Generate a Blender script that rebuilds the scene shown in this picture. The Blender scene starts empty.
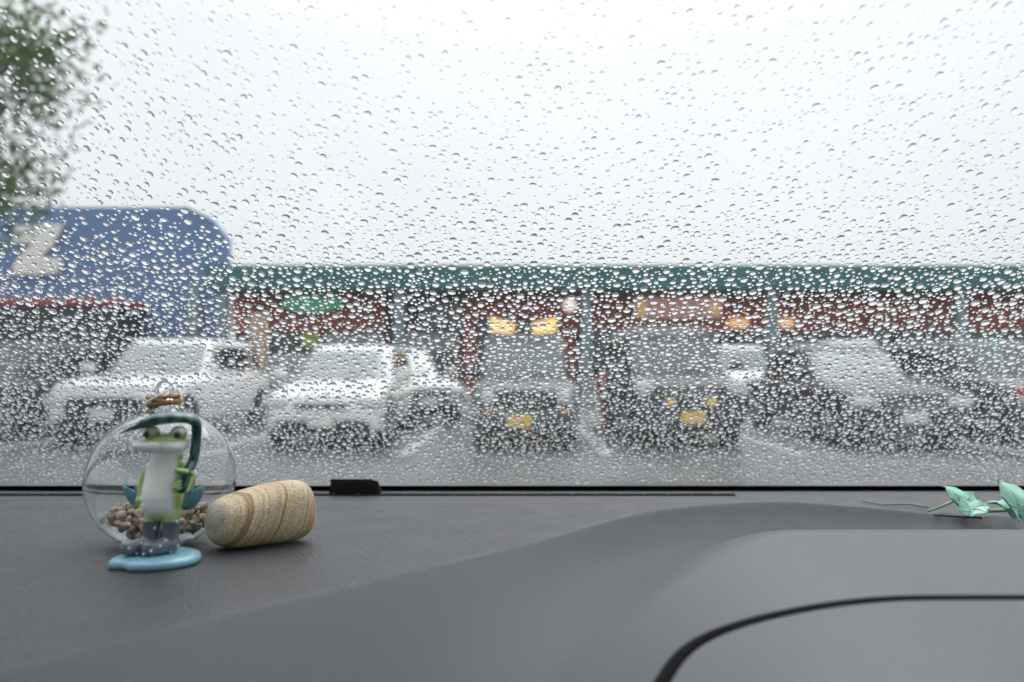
import bpy, bmesh, math, random
import numpy as np
from mathutils import Vector, Matrix, Euler
R = math.radians
random.seed(7); rng = np.random.default_rng(7)
S = bpy.context.scene
C = S.collection

# ---------------------------------------------------------------- camera, world, sun, exposure
EYE = 1.15
cam_d = bpy.data.cameras.new('camera'); cam = bpy.data.objects.new('camera', cam_d); C.objects.link(cam)
cam.location = (0, 0, EYE); cam.rotation_euler = (R(90 + 2.2), 0, 0)
cam_d.sensor_width = 36; cam_d.lens = 24.6; cam_d.clip_start = 0.01; cam_d.clip_end = 2000
cam_d.dof.use_dof = True; cam_d.dof.focus_distance = 0.435; cam_d.dof.aperture_fstop = 5.2
cam_d.dof.aperture_blades = 7
S.camera = cam
W = bpy.data.worlds.new('World'); S.world = W; W.use_nodes = True
nt = W.node_tree; nt.nodes.clear()
sky = nt.nodes.new('ShaderNodeTexSky'); sky.sky_type = 'NISHITA'; sky.sun_disc = False
sky.sun_elevation = R(55); sky.sun_rotation = R(20); sky.air_density = 1.0; sky.dust_density = 4; sky.ozone_density = 1
hs = nt.nodes.new('ShaderNodeHueSaturation'); hs.inputs['Saturation'].default_value = 0.10
nt.links.new(sky.outputs[0], hs.inputs['Color'])
tc = nt.nodes.new('ShaderNodeTexCoord')
ns = nt.nodes.new('ShaderNodeTexNoise'); ns.inputs['Scale'].default_value = 1.6; ns.inputs['Detail'].default_value = 3
nt.links.new(tc.outputs['Generated'], ns.inputs['Vector'])
sx = nt.nodes.new('ShaderNodeSeparateXYZ'); nt.links.new(tc.outputs['Generated'], sx.inputs[0])
mr = nt.nodes.new('ShaderNodeMapRange'); mr.inputs[1].default_value = 0; mr.inputs[2].default_value = 0.45
mr.inputs[3].default_value = 8.0; mr.inputs[4].default_value = 9.1
nt.links.new(sx.outputs['Z'], mr.inputs[0])
m2 = nt.nodes.new('ShaderNodeMapRange'); m2.inputs[1].default_value = 0.3; m2.inputs[2].default_value = 0.7
m2.inputs[3].default_value = 0.95; m2.inputs[4].default_value = 1.05
nt.links.new(ns.outputs[0], m2.inputs[0])
mu = nt.nodes.new('ShaderNodeMath'); mu.operation = 'MULTIPLY'
mz = nt.nodes.new('ShaderNodeMapRange'); mz.inputs[1].default_value = 0.42; mz.inputs[2].default_value = 1.0
mz.inputs[3].default_value = 0; mz.inputs[4].default_value = 13
nt.links.new(sx.outputs['Z'], mz.inputs[0])
az = nt.nodes.new('ShaderNodeMath'); nt.links.new(mr.outputs[0], az.inputs[0]); nt.links.new(mz.outputs[0], az.inputs[1])
nt.links.new(az.outputs[0], mu.inputs[0]); nt.links.new(m2.outputs[0], mu.inputs[1])
tint = nt.nodes.new('ShaderNodeMix'); tint.data_type = 'RGBA'; tint.blend_type = 'MULTIPLY'; tint.inputs[0].default_value = 1
tint.inputs[7].default_value = (0.945, 0.98, 1.0, 1)
nt.links.new(mu.outputs[0], tint.inputs[6])
mx = nt.nodes.new('ShaderNodeMix'); mx.data_type = 'RGBA'; mx.inputs[0].default_value = 0.88
nt.links.new(hs.outputs[0], mx.inputs[6]); nt.links.new(tint.outputs[2], mx.inputs[7])
bg = nt.nodes.new('ShaderNodeBackground'); bg.inputs['Strength'].default_value = 0.083
wo = nt.nodes.new('ShaderNodeOutputWorld')
nt.links.new(mx.outputs[2], bg.inputs['Color']); nt.links.new(bg.outputs[0], wo.inputs[0])
sd = bpy.data.lights.new('sun', 'SUN'); sd.energy = 0.8; sd.angle = R(40); sd.color = (1, 0.98, 0.95)
so = bpy.data.objects.new('sun', sd); C.objects.link(so)
so.rotation_euler = (R(-35), 0, R(-20)); so.location = (0, 0, 50)
S.view_settings.view_transform = 'Standard'; S.view_settings.look = 'None'
S.view_settings.exposure = 0.52; S.view_settings.gamma = 1; S.view_settings.use_curve_mapping = False
S.render.engine = 'CYCLES'
cy = S.cycles
cy.use_denoising = True; cy.max_bounces = 14; cy.transmission_bounces = 12; cy.transparent_max_bounces = 16
cy.glossy_bounces = 6; cy.diffuse_bounces = 3; cy.caustics_refractive = True; cy.caustics_reflective = True
cy.sample_clamp_indirect = 4; cy.blur_glossy = 0.3
try:
    cy.denoiser = 'OPENIMAGEDENOISE'; cy.denoising_prefilter = 'ACCURATE'
except Exception: pass

# ---------------------------------------------------------------- materials
def rgba(c): return (c[0], c[1], c[2], 1)
def mat(name, col, rough=0.5, metal=0.0, spec=0.5, coat=0.0, coat_rough=0.05, var=0.0, vscale=8, bump=0.0, bscale=100,
        bdist=0.001, rvar=0.0, emit=None, estr=0, sheen=0.0, voro=False):
    m = bpy.data.materials.new(name); m.use_nodes = True
    t = m.node_tree; b = t.nodes['Principled BSDF']
    b.inputs['Base Color'].default_value = rgba(col); b.inputs['Roughness'].default_value = rough
    b.inputs['Metallic'].default_value = metal; b.inputs['Specular IOR Level'].default_value = spec
    b.inputs['Coat Weight'].default_value = coat; b.inputs['Coat Roughness'].default_value = coat_rough
    if sheen: b.inputs['Sheen Weight'].default_value = sheen
    if emit: b.inputs['Emission Color'].default_value = rgba(emit); b.inputs['Emission Strength'].default_value = estr
    if var or bump or rvar:
        co = t.nodes.new('ShaderNodeTexCoord')
        n = t.nodes.new('ShaderNodeTexNoise'); n.inputs['Scale'].default_value = vscale; n.inputs['Detail'].default_value = 5
        t.links.new(co.outputs['Object'], n.inputs['Vector'])
        if var:
            cr = t.nodes.new('ShaderNodeMapRange'); cr.inputs[1].default_value = 0.3; cr.inputs[2].default_value = 0.7
            cr.inputs[3].default_value = 1 - var; cr.inputs[4].default_value = 1 + var
            t.links.new(n.outputs[0], cr.inputs[0])
            v = t.nodes.new('ShaderNodeVectorMath'); v.operation = 'SCALE'; v.inputs[0].default_value = col[:3]
            t.links.new(cr.outputs[0], v.inputs['Scale']); t.links.new(v.outputs[0], b.inputs['Base Color'])
        if rvar:
            cr = t.nodes.new('ShaderNodeMapRange'); cr.inputs[1].default_value = 0.3; cr.inputs[2].default_value = 0.7
            cr.inputs[3].default_value = max(0.02, rough - rvar); cr.inputs[4].default_value = min(1, rough + rvar)
            t.links.new(n.outputs[0], cr.inputs[0]); t.links.new(cr.outputs[0], b.inputs['Roughness'])
        if bump:
            if voro:
                n2 = t.nodes.new('ShaderNodeTexVoronoi'); n2.inputs['Scale'].default_value = bscale
                n2.feature = 'SMOOTH_F1'; n2.inputs['Randomness'].default_value = 1
                n3 = t.nodes.new('ShaderNodeTexNoise'); n3.inputs['Scale'].default_value = bscale * 0.5
                t.links.new(co.outputs['Object'], n3.inputs['Vector'])
                ad = t.nodes.new('ShaderNodeVectorMath'); ad.operation = 'MULTIPLY_ADD'
                ad.inputs[1].default_value = (1.2 / bscale,) * 3
                t.links.new(n3.outputs['Color'], ad.inputs[0]); t.links.new(co.outputs['Object'], ad.inputs[2])
                t.links.new(ad.outputs[0], n2.inputs['Vector']); out = n2.outputs['Distance']
            else:
                n2 = t.nodes.new('ShaderNodeTexNoise'); n2.inputs['Scale'].default_value = bscale; n2.inputs['Detail'].default_value = 3
                t.links.new(co.outputs['Object'], n2.inputs['Vector']); out = n2.outputs[0]
            bp = t.nodes.new('ShaderNodeBump'); bp.inputs['Strength'].default_value = bump; bp.inputs['Distance'].default_value = bdist
            t.links.new(out, bp.inputs['Height']); t.links.new(bp.outputs[0], b.inputs['Normal'])
    return m

def attr_mat(name, rough=0.5, spec=0.5, coat=0, var=0.0, vscale=300, bump=0, bscale=500, bdist=.0002, sss=0):
    """colour taken from a painted vertex attribute 'paint'"""
    m = mat(name, (.5, .5, .5), rough, spec=spec, coat=coat, bump=bump, bscale=bscale, bdist=bdist)
    t = m.node_tree; b = t.nodes['Principled BSDF']
    a = t.nodes.new('ShaderNodeAttribute'); a.attribute_name = 'paint'
    t.links.new(a.outputs['Color'], b.inputs['Base Color'])
    return m

M = {}
M['pad'] = mat('dash_grain', (0.029, 0.031, 0.036), .47, spec=.7, bump=1.0, bscale=560, bdist=.0007, voro=True, rvar=.06, vscale=30)
M['fascia'] = mat('dash_fascia', (0.051, 0.055, 0.062), .58, spec=.4, bump=.5, bscale=900, bdist=.0004, voro=True, rvar=.05, vscale=12)
M['hood'] = mat('dash_hood', (.070, .073, .079), .56, spec=.4, bump=.3, bscale=900, bdist=.0003, voro=True, rvar=.05, vscale=12)
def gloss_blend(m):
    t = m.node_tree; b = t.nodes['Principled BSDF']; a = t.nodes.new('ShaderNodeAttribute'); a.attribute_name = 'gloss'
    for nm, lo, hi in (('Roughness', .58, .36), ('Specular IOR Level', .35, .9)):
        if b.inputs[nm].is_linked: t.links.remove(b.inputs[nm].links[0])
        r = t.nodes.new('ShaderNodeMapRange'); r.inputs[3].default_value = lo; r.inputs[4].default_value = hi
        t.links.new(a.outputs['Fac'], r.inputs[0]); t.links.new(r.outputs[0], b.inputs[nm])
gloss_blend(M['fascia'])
M['panel'] = mat('dash_panel', (0.070, 0.075, 0.083), .42, spec=.6, bump=.15, bscale=1300, bdist=.0001, voro=True, rvar=.05, vscale=9)
M['rubber'] = mat('black_rubber', (.004, .004, .005), .8, spec=.1)
M['blackplastic'] = mat('black_plastic', (.010, .011, .012), .35, bump=.2, bscale=900, bdist=.0002)
M['cabin'] = mat('cabin_cloth', (.045, .045, .048), .9, bump=.3, bscale=600, bdist=.0005)
M['lining'] = mat('roof_cloth', (.42, .42, .41), .95, bump=.3, bscale=600, bdist=.0005)
M['tyre'] = mat('tyre_rubber', (.012, .012, .013), .75, bump=.3, bscale=60)
M['rim'] = mat('alloy', (.45, .46, .48), .3, metal=.9)
M['dark_trim'] = mat('dark_trim', (.012, .013, .014), .45)
M['chrome'] = mat('chrome', (.7, .72, .74), .15, metal=1)
M['lens'] = mat('lamp_lens', (.55, .58, .60), .08, spec=.8, coat=1)
M['amber'] = mat('amber_lens', (.75, .30, .02), .15, coat=1)
M['yellow_lens'] = mat('yellow_fog_lens', (.70, .52, .02), .15, coat=1, emit=(1, .72, .05), estr=.12)
M['red_lens'] = mat('red_lens', (.45, .015, .02), .2, coat=1)
M['plate_white'] = mat('plate_white', (.72, .74, .70), .4)
M['plate_yellow'] = mat('plate_yellow', (.80, .50, .035), .4)
M['carglass'] = mat('wet_sky_toned_glass', (.15, .185, .18), .16, spec=1.0, coat=1, coat_rough=.08, bump=.12, bscale=60, bdist=.002)  # pale base colour stands in for sky reflected off the rain-wet glass
M['carglass_dark'] = mat('wet_dark_glass', (.06, .075, .085), .18, spec=.8, coat=.6, coat_rough=.1, bump=.12, bscale=60, bdist=.002)
M['sideglass'] = mat('car_side_glass', (.02, .025, .027), .10, spec=.6)
def paint(n, c, rough=.3): return mat(n, c, rough, coat=(1 if rough < .4 else .08), coat_rough=.06, bump=.06, bscale=120, bdist=.001, var=.04, vscale=3)

# ---------------------------------------------------------------- mesh helpers
class MB:
    def __init__(s): s.v = []; s.f = []
    def add(s, v, f):
        o = len(s.v); s.v += [tuple(p) for p in v]; s.f += [tuple(i + o for i in q) for q in f]; return s
    def box(s, x0, x1, y0, y1, z0, z1):
        v = [(x, y, z) for x in (x0, x1) for y in (y0, y1) for z in (z0, z1)]
        return s.add(v, [(0, 1, 3, 2), (4, 6, 7, 5), (0, 4, 5, 1), (2, 3, 7, 6), (0, 2, 6, 4), (1, 5, 7, 3)])
    def prism(s, pts, y0, y1):           # pts in (x,z), extruded along y
        n = len(pts); v = [(p[0], y0, p[1]) for p in pts] + [(p[0], y1, p[1]) for p in pts]
        return s.add(v, [tuple(range(n)), tuple(range(2 * n - 1, n - 1, -1))] + [(i, i + n, (i + 1) % n + n, (i + 1) % n) for i in range(n)])
    def blob(s, c, r, e=1.0, nu=20, nv=10, rot=None):
        def p(a, k): return math.copysign(abs(a) ** k, a)
        v = []; f = []
        for j in range(1, nv):
            ph = -math.pi / 2 + math.pi * j / nv
            for i in range(nu):
                th = 2 * math.pi * i / nu
                v.append(Vector((r[0] * p(math.cos(ph), e) * p(math.cos(th), e), r[1] * p(math.cos(ph), e) * p(math.sin(th), e), r[2] * p(math.sin(ph), e))))
        b = len(v); v += [Vector((0, 0, -r[2])), Vector((0, 0, r[2]))]
        for j in range(nv - 2):
            for i in range(nu):
                f.append((j * nu + i, j * nu + (i + 1) % nu, (j + 1) * nu + (i + 1) % nu, (j + 1) * nu + i))
        for i in range(nu):
            f.append((b, (i + 1) % nu, i)); f.append((b + 1, (nv - 2) * nu + i, (nv - 2) * nu + (i + 1) % nu))
        if rot is not None: v = [rot @ q for q in v]
        return s.add([q + Vector(c) for q in v], f)
    def cyl(s, p0, p1, r0, r1=None, n=20):
        r1 = r0 if r1 is None else r1
        p0 = Vector(p0); p1 = Vector(p1); d = (p1 - p0).normalized()
        u = d.orthogonal().normalized(); w = d.cross(u)
        v = []
        for p, r in ((p0, r0), (p1, r1)):
            for i in range(n):
                a = 2 * math.pi * i / n; v.append(p + (u * math.cos(a) + w * math.sin(a)) * r)
        return s.add(v, [(i, (i + 1) % n, (i + 1) % n + n, i + n) for i in range(n)] + [tuple(range(n - 1, -1, -1)), tuple(range(n, 2 * n))])
    def sweep(s, pts, rad, n=12, up=(0, 1, 0), cap=True):
        """elliptical sections along a path; rad = [(a,b)] a sideways (along up x tangent), b along up"""
        pts = [Vector(p) for p in pts]; rings = []; m = len(pts)
        for k in range(m):
            t = (pts[min(k + 1, m - 1)] - pts[max(k - 1, 0)]).normalized()
            u = Vector(up); u = (u - t * u.dot(t)).normalized(); w = t.cross(u)
            a, b = rad[k] if isinstance(rad[k], (tuple, list)) else (rad[k], rad[k])
            rings.append([pts[k] + w * math.cos(2 * math.pi * i / n) * a + u * math.sin(2 * math.pi * i / n) * b for i in range(n)])
        v = [q for r in rings for q in r]
        f = [(k * n + i, k * n + (i + 1) % n, (k + 1) * n + (i + 1) % n, (k + 1) * n + i) for k in range(m - 1) for i in range(n)]
        if cap: f += [tuple(range(n - 1, -1, -1)), tuple(range((m - 1) * n, m * n))]
        return s.add(v, f)
    def lathe(s, prof, n=48, c=(0, 0, 0)):
        v = [(c[0] + r * math.cos(2 * math.pi * i / n), c[1] + r * math.sin(2 * math.pi * i / n), c[2] + z) for r, z in prof for i in range(n)]
        f = [(k * n + i, k * n + (i + 1) % n, (k + 1) * n + (i + 1) % n, (k + 1) * n + i) for k in range(len(prof) - 1) for i in range(n)]
        return s.add(v, f)
    def grid(s, P):                      # P[j][i] points
        h = len(P); w = len(P[0])
        return s.add([q for r in P for q in r], [(j * w + i, j * w + i + 1, (j + 1) * w + i + 1, (j + 1) * w + i) for j in range(h - 1) for i in range(w - 1)])
    def build(s, name, m, parent=None, smooth=True, ang=None, fixn=True):
        me = bpy.data.meshes.new(name); me.from_pydata([tuple(q) for q in s.v], [], s.f)
        if fixn:
            bm = bmesh.new(); bm.from_mesh(me); bmesh.ops.recalc_face_normals(bm, faces=bm.faces); bm.to_mesh(me); bm.free()
        me.materials.append(m)
        if smooth: me.shade_smooth()
        if smooth and ang: me.set_sharp_from_angle(angle=R(ang))
        o = bpy.data.objects.new(name, me); C.objects.link(o)
        if parent is not None: o.parent = parent
        return o

def tag(o, label=None, cat=None, group=None, kind=None):
    if label: o['label'] = label
    if cat: o['category'] = cat
    if group: o['group'] = group
    if kind: o['kind'] = kind
    return o
def empty(name, loc, label, cat, group=None, rz=0, kind=None):
    o = bpy.data.objects.new(name, None); C.objects.link(o); o.location = loc; o.rotation_euler = (0, 0, rz)
    o.empty_display_size = .05
    return tag(o, label, cat, group, kind)
def smoothstep(a, b, x):
    t = np.clip((x - a) / (b - a), 0, 1); return t * t * (3 - 2 * t)
def remesh(o, voxel, it=6, fac=.5):
    md = o.modifiers.new('r', 'REMESH'); md.mode = 'VOXEL'; md.voxel_size = voxel; md.use_smooth_shade = True
    if it: sm = o.modifiers.new('s', 'SMOOTH'); sm.factor = fac; sm.iterations = it
    dg = bpy.context.evaluated_depsgraph_get(); dg.update()
    me = bpy.data.meshes.new_from_object(o.evaluated_get(dg)); old = o.data
    mats = list(old.materials); o.modifiers.clear(); o.data = me
    me.materials.clear(); [me.materials.append(m) for m in mats]
    me.shade_smooth(); return o
def paint_verts(o, fn):
    me = o.data; a = me.color_attributes.new('paint', 'FLOAT_COLOR', 'POINT')
    n = len(me.vertices); co = np.empty(n * 3, 'f'); me.vertices.foreach_get('co', co); co = co.reshape(-1, 3)
    nr = np.empty(n * 3, 'f'); me.vertices.foreach_get('normal', nr); nr = nr.reshape(-1, 3)
    col = np.ones((n, 4), 'f'); col[:, :3] = fn(co, nr); a.data.foreach_set('color', col.ravel())

# ---------------------------------------------------------------- ground
def ground_mat():
    m = mat('wet_asphalt', (.06, .062, .065), .3); t = m.node_tree; b = t.nodes['Principled BSDF']
    co = t.nodes.new('ShaderNodeTexCoord')
    n = t.nodes.new('ShaderNodeTexNoise'); n.inputs['Scale'].default_value = .35; n.inputs['Detail'].default_value = 6
    n2 = t.nodes.new('ShaderNodeTexNoise'); n2.inputs['Scale'].default_value = 60; n2.inputs['Detail'].default_value = 3
    t.links.new(co.outputs['Object'], n.inputs['Vector']); t.links.new(co.outputs['Object'], n2.inputs['Vector'])
    r = t.nodes.new('ShaderNodeMapRange'); r.inputs[1].default_value = .38; r.inputs[2].default_value = .6
    r.inputs[3].default_value = .24; r.inputs[4].default_value = .52
    t.links.new(n.outputs[0], r.inputs[0]); t.links.new(r.outputs[0], b.inputs['Roughness'])
    c = t.nodes.new('ShaderNodeMapRange'); c.inputs[1].default_value = .3; c.inputs[2].default_value = .7
    c.inputs[3].default_value = .7; c.inputs[4].default_value = 1.4
    t.links.new(n2.outputs[0], c.inputs[0])
    v = t.nodes.new('ShaderNodeVectorMath'); v.operation = 'SCALE'; v.inputs[0].default_value = (.10, .105, .108)
    t.links.new(c.outputs[0], v.inputs['Scale']); t.links.new(v.outputs[0], b.inputs['Base Color'])
    bp = t.nodes.new('ShaderNodeBump'); bp.inputs['Strength'].default_value = .25; bp.inputs['Distance'].default_value = .006
    t.links.new(n2.outputs[0], bp.inputs['Height']); t.links.new(bp.outputs[0], b.inputs['Normal'])
    return m
M['asphalt'] = ground_mat()
g = MB().add([(-400, -400, 0), (400, -400, 0), (400, 400, 0), (-400, 400, 0)], [(0, 1, 2, 3)]).build('ground', M['asphalt'], smooth=False)
tag(g, 'wet grey asphalt of the car park', kind='structure')
M['lane'] = mat('worn_white_paint', (.62, .63, .62), .35, var=.25, vscale=14)
ln = MB()
for X in (-9.9, -7.25, -4.2, -1.42, 1.28, 3.85, 6.9, 9.5):
    ln.box(X - .075, X + .075, 9.3, 14.6, .004, .008)
for X in (-9.9, -7.25, -4.2, -1.42, 1.28, 3.85, 6.9, 9.5, 12.1):
    ln.box(X - .075, X + .075, 17.6, 22.4, .004, .008)
tag(ln.build('road_markings', M['lane'], smooth=False), 'white painted parking bay lines on the wet asphalt', kind='structure')
M['concrete'] = mat('wet_concrete', (.22, .22, .215), .45, var=.15, vscale=2, bump=.2, bscale=40, bdist=.004)
tag(MB().box(-60, 60, 22.9, 29.9, -.3, .14).build('pavement', M['concrete'], smooth=False), 'raised concrete walkway before the shops', kind='structure')

# ---------------------------------------------------------------- shopping building (teal roof)
SB = 26.0
M['teal'] = mat('teal_metal', (.022, .125, .125), .4, spec=.5, var=.12, vscale=.6)
M['redwall'] = mat('brown_red_panel', (.40, .10, .065), .6, var=.2, vscale=1.2)
M['darkglass'] = mat('shop_glass', (.045, .05, .05), .08, spec=.8)
M['greypost'] = mat('grey_teal_post', (.17, .24, .26), .45, var=.1)
M['lightpanel'] = mat('pale_shop_panel', (.42, .43, .42), .6, var=.15, vscale=1)
M['redframe'] = mat('red_frame', (.26, .05, .035), .5, var=.15, vscale=2)
M['soffit'] = mat('soffit', (.10, .085, .08), .8)
def px(xp, D): return (xp - 512) / 700 * D
def pz(yp, D): return EYE + (368 - yp) / 700 * D
shop = empty('shop_building', (px(620, SB), SB, 0), 'long low shop building with teal roof edge and brown red band', 'building')
def P(mb, name, m, par, origin, smooth=False, ang=None):
    mb.v = [(a - origin[0], b - origin[1], c - origin[2]) for a, b, c in mb.v]
    return mb.build(name, m, par, smooth=smooth, ang=ang)
so_ = shop.location.copy()
x0, x1 = px(205, SB), px(1024, SB) + 14
zt, zb = pz(265, SB), pz(289, SB)
rf = MB().box(x0, x1, SB - .1, SB + .25, zb, zt); rf.box(x0, x1, SB + .25, SB + 14, zt - .35, zt - .12)
for i in range(int((x1 - x0) / 1.2)): rf.box(x0 + i * 1.2 + .02, x0 + i * 1.2 + .05, SB - .13, SB - .1, zb, zt)
P(rf, 'roof', M['teal'], shop, so_)
P(MB().box(x0, x1, SB + .252, SB + 2.6, zb - .05, zb + .1), 'soffit', M['soffit'], shop, so_)
WY = SB + 2.4
zr0 = pz(331, WY)
P(MB().box(x0, px(385, WY), WY, WY + .3, zr0, zb - .05).box(px(462, WY), x1, WY, WY + .3, zr0, zb - .05), 'wall', M['redwall'], shop, so_)
P(MB().box(px(385, WY), px(462, WY), WY + .05, WY + .3, zr0, zb - .05), 'dark_wall_panel', M['darkglass'], shop, so_)
# window bays
bx_ = x0 + .4; k = 0
while bx_ < x1 - 2.2:
    w = 2.15; xm = bx_ + w / 2; xpix = 512 + xm * 700 / WY
    win = P(MB().box(bx_, bx_ + w, WY + .18, WY + .22, .75, zr0 - .02), 'window', M['darkglass'], shop, so_)
    fr = MB()
    for a in (bx_, bx_ + w / 2 - .03, bx_ + w - .06): fr.box(a, a + .06, WY + .10, WY + .16, .75, zr0 - .02)
    fr.box(bx_ + .06, bx_ + w - .06, WY + .10, WY + .155, zr0 - .1, zr0 - .02)
    f_ = fr.build('frame', M['greypost'], win, smooth=False)
    f_.data.transform(Matrix.Translation(-Vector(so_)))
    bx_ += w + .1; k += 1
P(MB().box(x0, x1, WY + .02, WY + .3, 0.14, .74), 'base_wall', M['lightpanel'], shop, so_)
P(MB().box(x0, x1, WY + .31, WY + 12, 0.1, zt - .4), 'back_volume', M['soffit'], shop, so_)
for xp in (225, 400, 586, 771, 958, 1145):
    c = px(xp, SB + .4)
    P(MB().box(c - .17, c + .17, SB + .1, SB + .44, .14, zb - .05).box(c - .24, c + .24, SB + .03, SB + .51, .14, .5), 'pillar', M['greypost'], shop, so_)
# light window posters
for a, b, y0_, y1_ in ((325, 382, 334, 356), (402, 458, 333, 352)):
    P(MB().box(px(a, WY), px(b, WY), WY + .05, WY + .09, pz(y1_, WY), pz(y0_, WY)), 'window_poster', M['lightpanel'], shop, so_)
# red entrance frame
EF = SB + 1.4
rf_o = Vector((px(523, EF), EF, 0))
ent = empty('entrance_porch', rf_o, 'red framed shop entrance porch behind the grey boxy jeep', 'porch')
e = MB(); a0, a1 = px(463, EF), px(583, EF)
for a, b in ((a0, a0 + .5), (a1 - .8, a1 - .3)): e.box(a, b, EF, EF + .8, .14, zb - .08)
e.box(a0 + .5, a1 - .8, EF, EF + .8, pz(318, EF), zb - .08)
P(e, 'frame', M['redframe'], ent, rf_o)
P(MB().box(a0 + .5, a1 - .8, EF + .6, EF + .66, .16, pz(319, EF)), 'door', M['darkglass'], ent, rf_o)
M['glow_y'] = mat('lit_amber_panel', (.8, .5, .15), .4, emit=(1, .62, .20), estr=.75)
M['glow_p'] = mat('lit_pink_panel', (.55, .30, .27), .4, emit=(1, .45, .40), estr=.13)
M['glow_o'] = mat('lit_orange_lamp', (.8, .45, .2), .4, emit=(1, .50, .20), estr=.5)
M['glow_w'] = mat('lit_white_lamp', (.8, .8, .78), .4, emit=(1, .97, .9), estr=.55)
for xp, tilt, lab in ((502, .12, 'glowing amber lamp panel over the entrance, on the side of the dark opening'), (545, -.12, 'glowing amber lamp panel over the entrance, nearer the globe lamp')):
    DL = EF - .2; c = Vector((px(xp, DL), DL, pz(327, DL)))
    t_ = empty('lit_lamp_panel', c, lab, 'lamp', 'amber lamps over the red entrance')
    k = MB(); pts = [(-.5, .27 + tilt), (.5, .27 - tilt), (.42, -.24 - tilt * .3), (-.42, -.24 + tilt * .3)]
    k.prism(pts, -.08, .02); k.build('panel', M['glow_y'], t_, smooth=False)
    MB().prism([(x * 1.08, z * 1.12) for x, z in pts], .022, .12).build('frame', M['dark_trim'], t_, smooth=False)
DL = EF - .1
t_ = empty('globe_lamp', (px(570, DL), DL, pz(305, DL)), 'round white globe lamp beside the red entrance', 'lamp')
MB().blob((0, 0, 0), (.26, .26, .26)).build('globe', M['glow_w'], t_)
MB().cyl((0, .0, .2), (0, .0, zb - .06 - pz(305, DL)), .03).build('stem', M['dark_trim'], t_)
def sign(name, label, cx, cy, w, h, D, m, shape='box', ends=None, cat='sign'):
    c = Vector((px(cx, D), D, pz(cy, D))); W_, H_ = w / 700 * D / 2, h / 700 * D / 2
    t = empty(name, c, label, cat)
    k = MB()
    if shape == 'oval': pts = [(W_ * math.cos(a), H_ * math.sin(a)) for a in np.linspace(0, 2 * math.pi, 33)[:-1]]
    else: pts = [(-W_, -H_), (W_, -H_), (W_, H_), (-W_, H_)]
    k.prism(pts, -.12, -.02); k.build('face', m, t, smooth=False)
    MB().prism([(x * 1.04, z * 1.08) for x, z in pts], -.018, .10).build('backing', M['dark_trim'], t, smooth=False)
    if ends:
        for s in (-1, 1):
            MB().blob((s * W_ * .84, -.125, 0), (W_ * .14, .03, H_ * .75), .8).build('emblem', ends, t)
    return t
M['weak_y'] = mat('pale_yellow_emblem', (.7, .5, .2), .4, emit=(1, .65, .25), estr=.2)
M['green_sign'] = mat('green_sign', (.12, .36, .25), .4, emit=(.1, .8, .45), estr=.12)
M['lime_sign'] = mat('lime_sign', (.42, .5, .06), .5)
sign('oval_sign', 'green oval sign on the brown red shop band', 312, 303, 60, 20, WY - .12, M['green_sign'], 'oval')
sign('shop_sign', 'pink lit shop sign with yellow emblem at each end', 678, 308, 88, 21, WY - .12, M['glow_p'], ends=M['weak_y'])
sign('window_sign', 'yellow green sign low in the shop window under the oval sign', 311, 339, 17, 15, WY - .12, M['lime_sign'])
for xp, lab in ((739, 'small orange lit lantern on the near side of the post above the white kei van'), (787, 'small orange lit lantern above the dark purple saloon, past the post')):
    DL = WY - .5; t_ = empty('lantern', (px(xp, DL), DL, pz(323, DL)), lab, 'lantern', 'orange lanterns under the shop eaves')
    MB().blob((0, 0, 0), (.42 if xp == 739 else .28, .18, .2), .7).build('shade', M['glow_o'], t_)
    MB().cyl((0, 0, .18), (0, 0, zb - .06 - pz(323, DL)), .02).build('cord', M['dark_trim'], t_)
# banner
DB = 23.6; M['cream'] = mat('cream_cloth', (.48, .33, .21), .8, var=.15, vscale=4)
t_ = empty('banner', (px(250, DB), DB, .14), 'cream and orange upright banner on a pole beside the blue building', 'banner')
MB().cyl((0, 0, 0), (0, 0, 2.9), .02).build('pole', M['lightpanel'], t_)
MB().grid([[(.03 + .55 * i / 6, .05 * math.sin(i * 1.3 + j * .5), .9 + 1.95 * j / 10) for i in range(7)] for j in range(11)]).build('cloth', M['cream'], t_)

# ---------------------------------------------------------------- blue building with the Z
BD = 31.0
M['blue'] = mat('blue_wall', (.10, .19, .35), .55, var=.08, vscale=.4, bump=.3, bscale=2, bdist=.02)
M['whitesign'] = mat('white_letter', (.72, .72, .68), .5)
M['rededge'] = mat('red_canopy_edge', (.38, .06, .05), .5)
M['darkshop'] = mat('dark_shopfront', (.018, .022, .028), .25)
bo = Vector((px(100, BD), BD, 0)); blue = empty('blue_building', bo, 'tall plain blue building with a big white letter on its wall', 'building')
zt2 = pz(206, BD); xr = px(225, BD); ch = px(188, BD)
pts = [(-48, .0), (xr, .0), (xr, pz(237, BD)), (px(208, BD), pz(217, BD)), (px(185, BD), zt2), (-48, zt2)]
P(MB().prism(pts, BD, BD + .5).box(-48, xr - 10, BD + .5, BD + 18, 0, zt2 - .6), 'wall', M['blue'], blue, bo)
w_ = MB()
for i in range(34): w_.box(xr - .8 - i * .9, xr - .78 - i * .9, BD - .012, BD - .002, pz(325, BD), zt2 - (1.4 if i < 3 else .1))
P(w_, 'cladding_seam', M['blue'], blue, bo)
def zz(pp, y0, y1): return MB().prism([(px(a, BD), pz(b, BD)) for a, b in pp], y0, y1)
P(zz([(16, 226), (63, 224), (52, 246), (40, 257), (62, 259), (57, 274), (12, 275), (16, 262), (33, 243), (13, 243)], BD - .22, BD - .03), 'letter', M['whitesign'], blue, bo)
P(MB().box(px(190, BD), px(201, BD), BD - .3, BD - .02, .1, pz(283, BD)), 'downpipe', M['greypost'], blue, bo)
CD = 28.5
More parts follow.
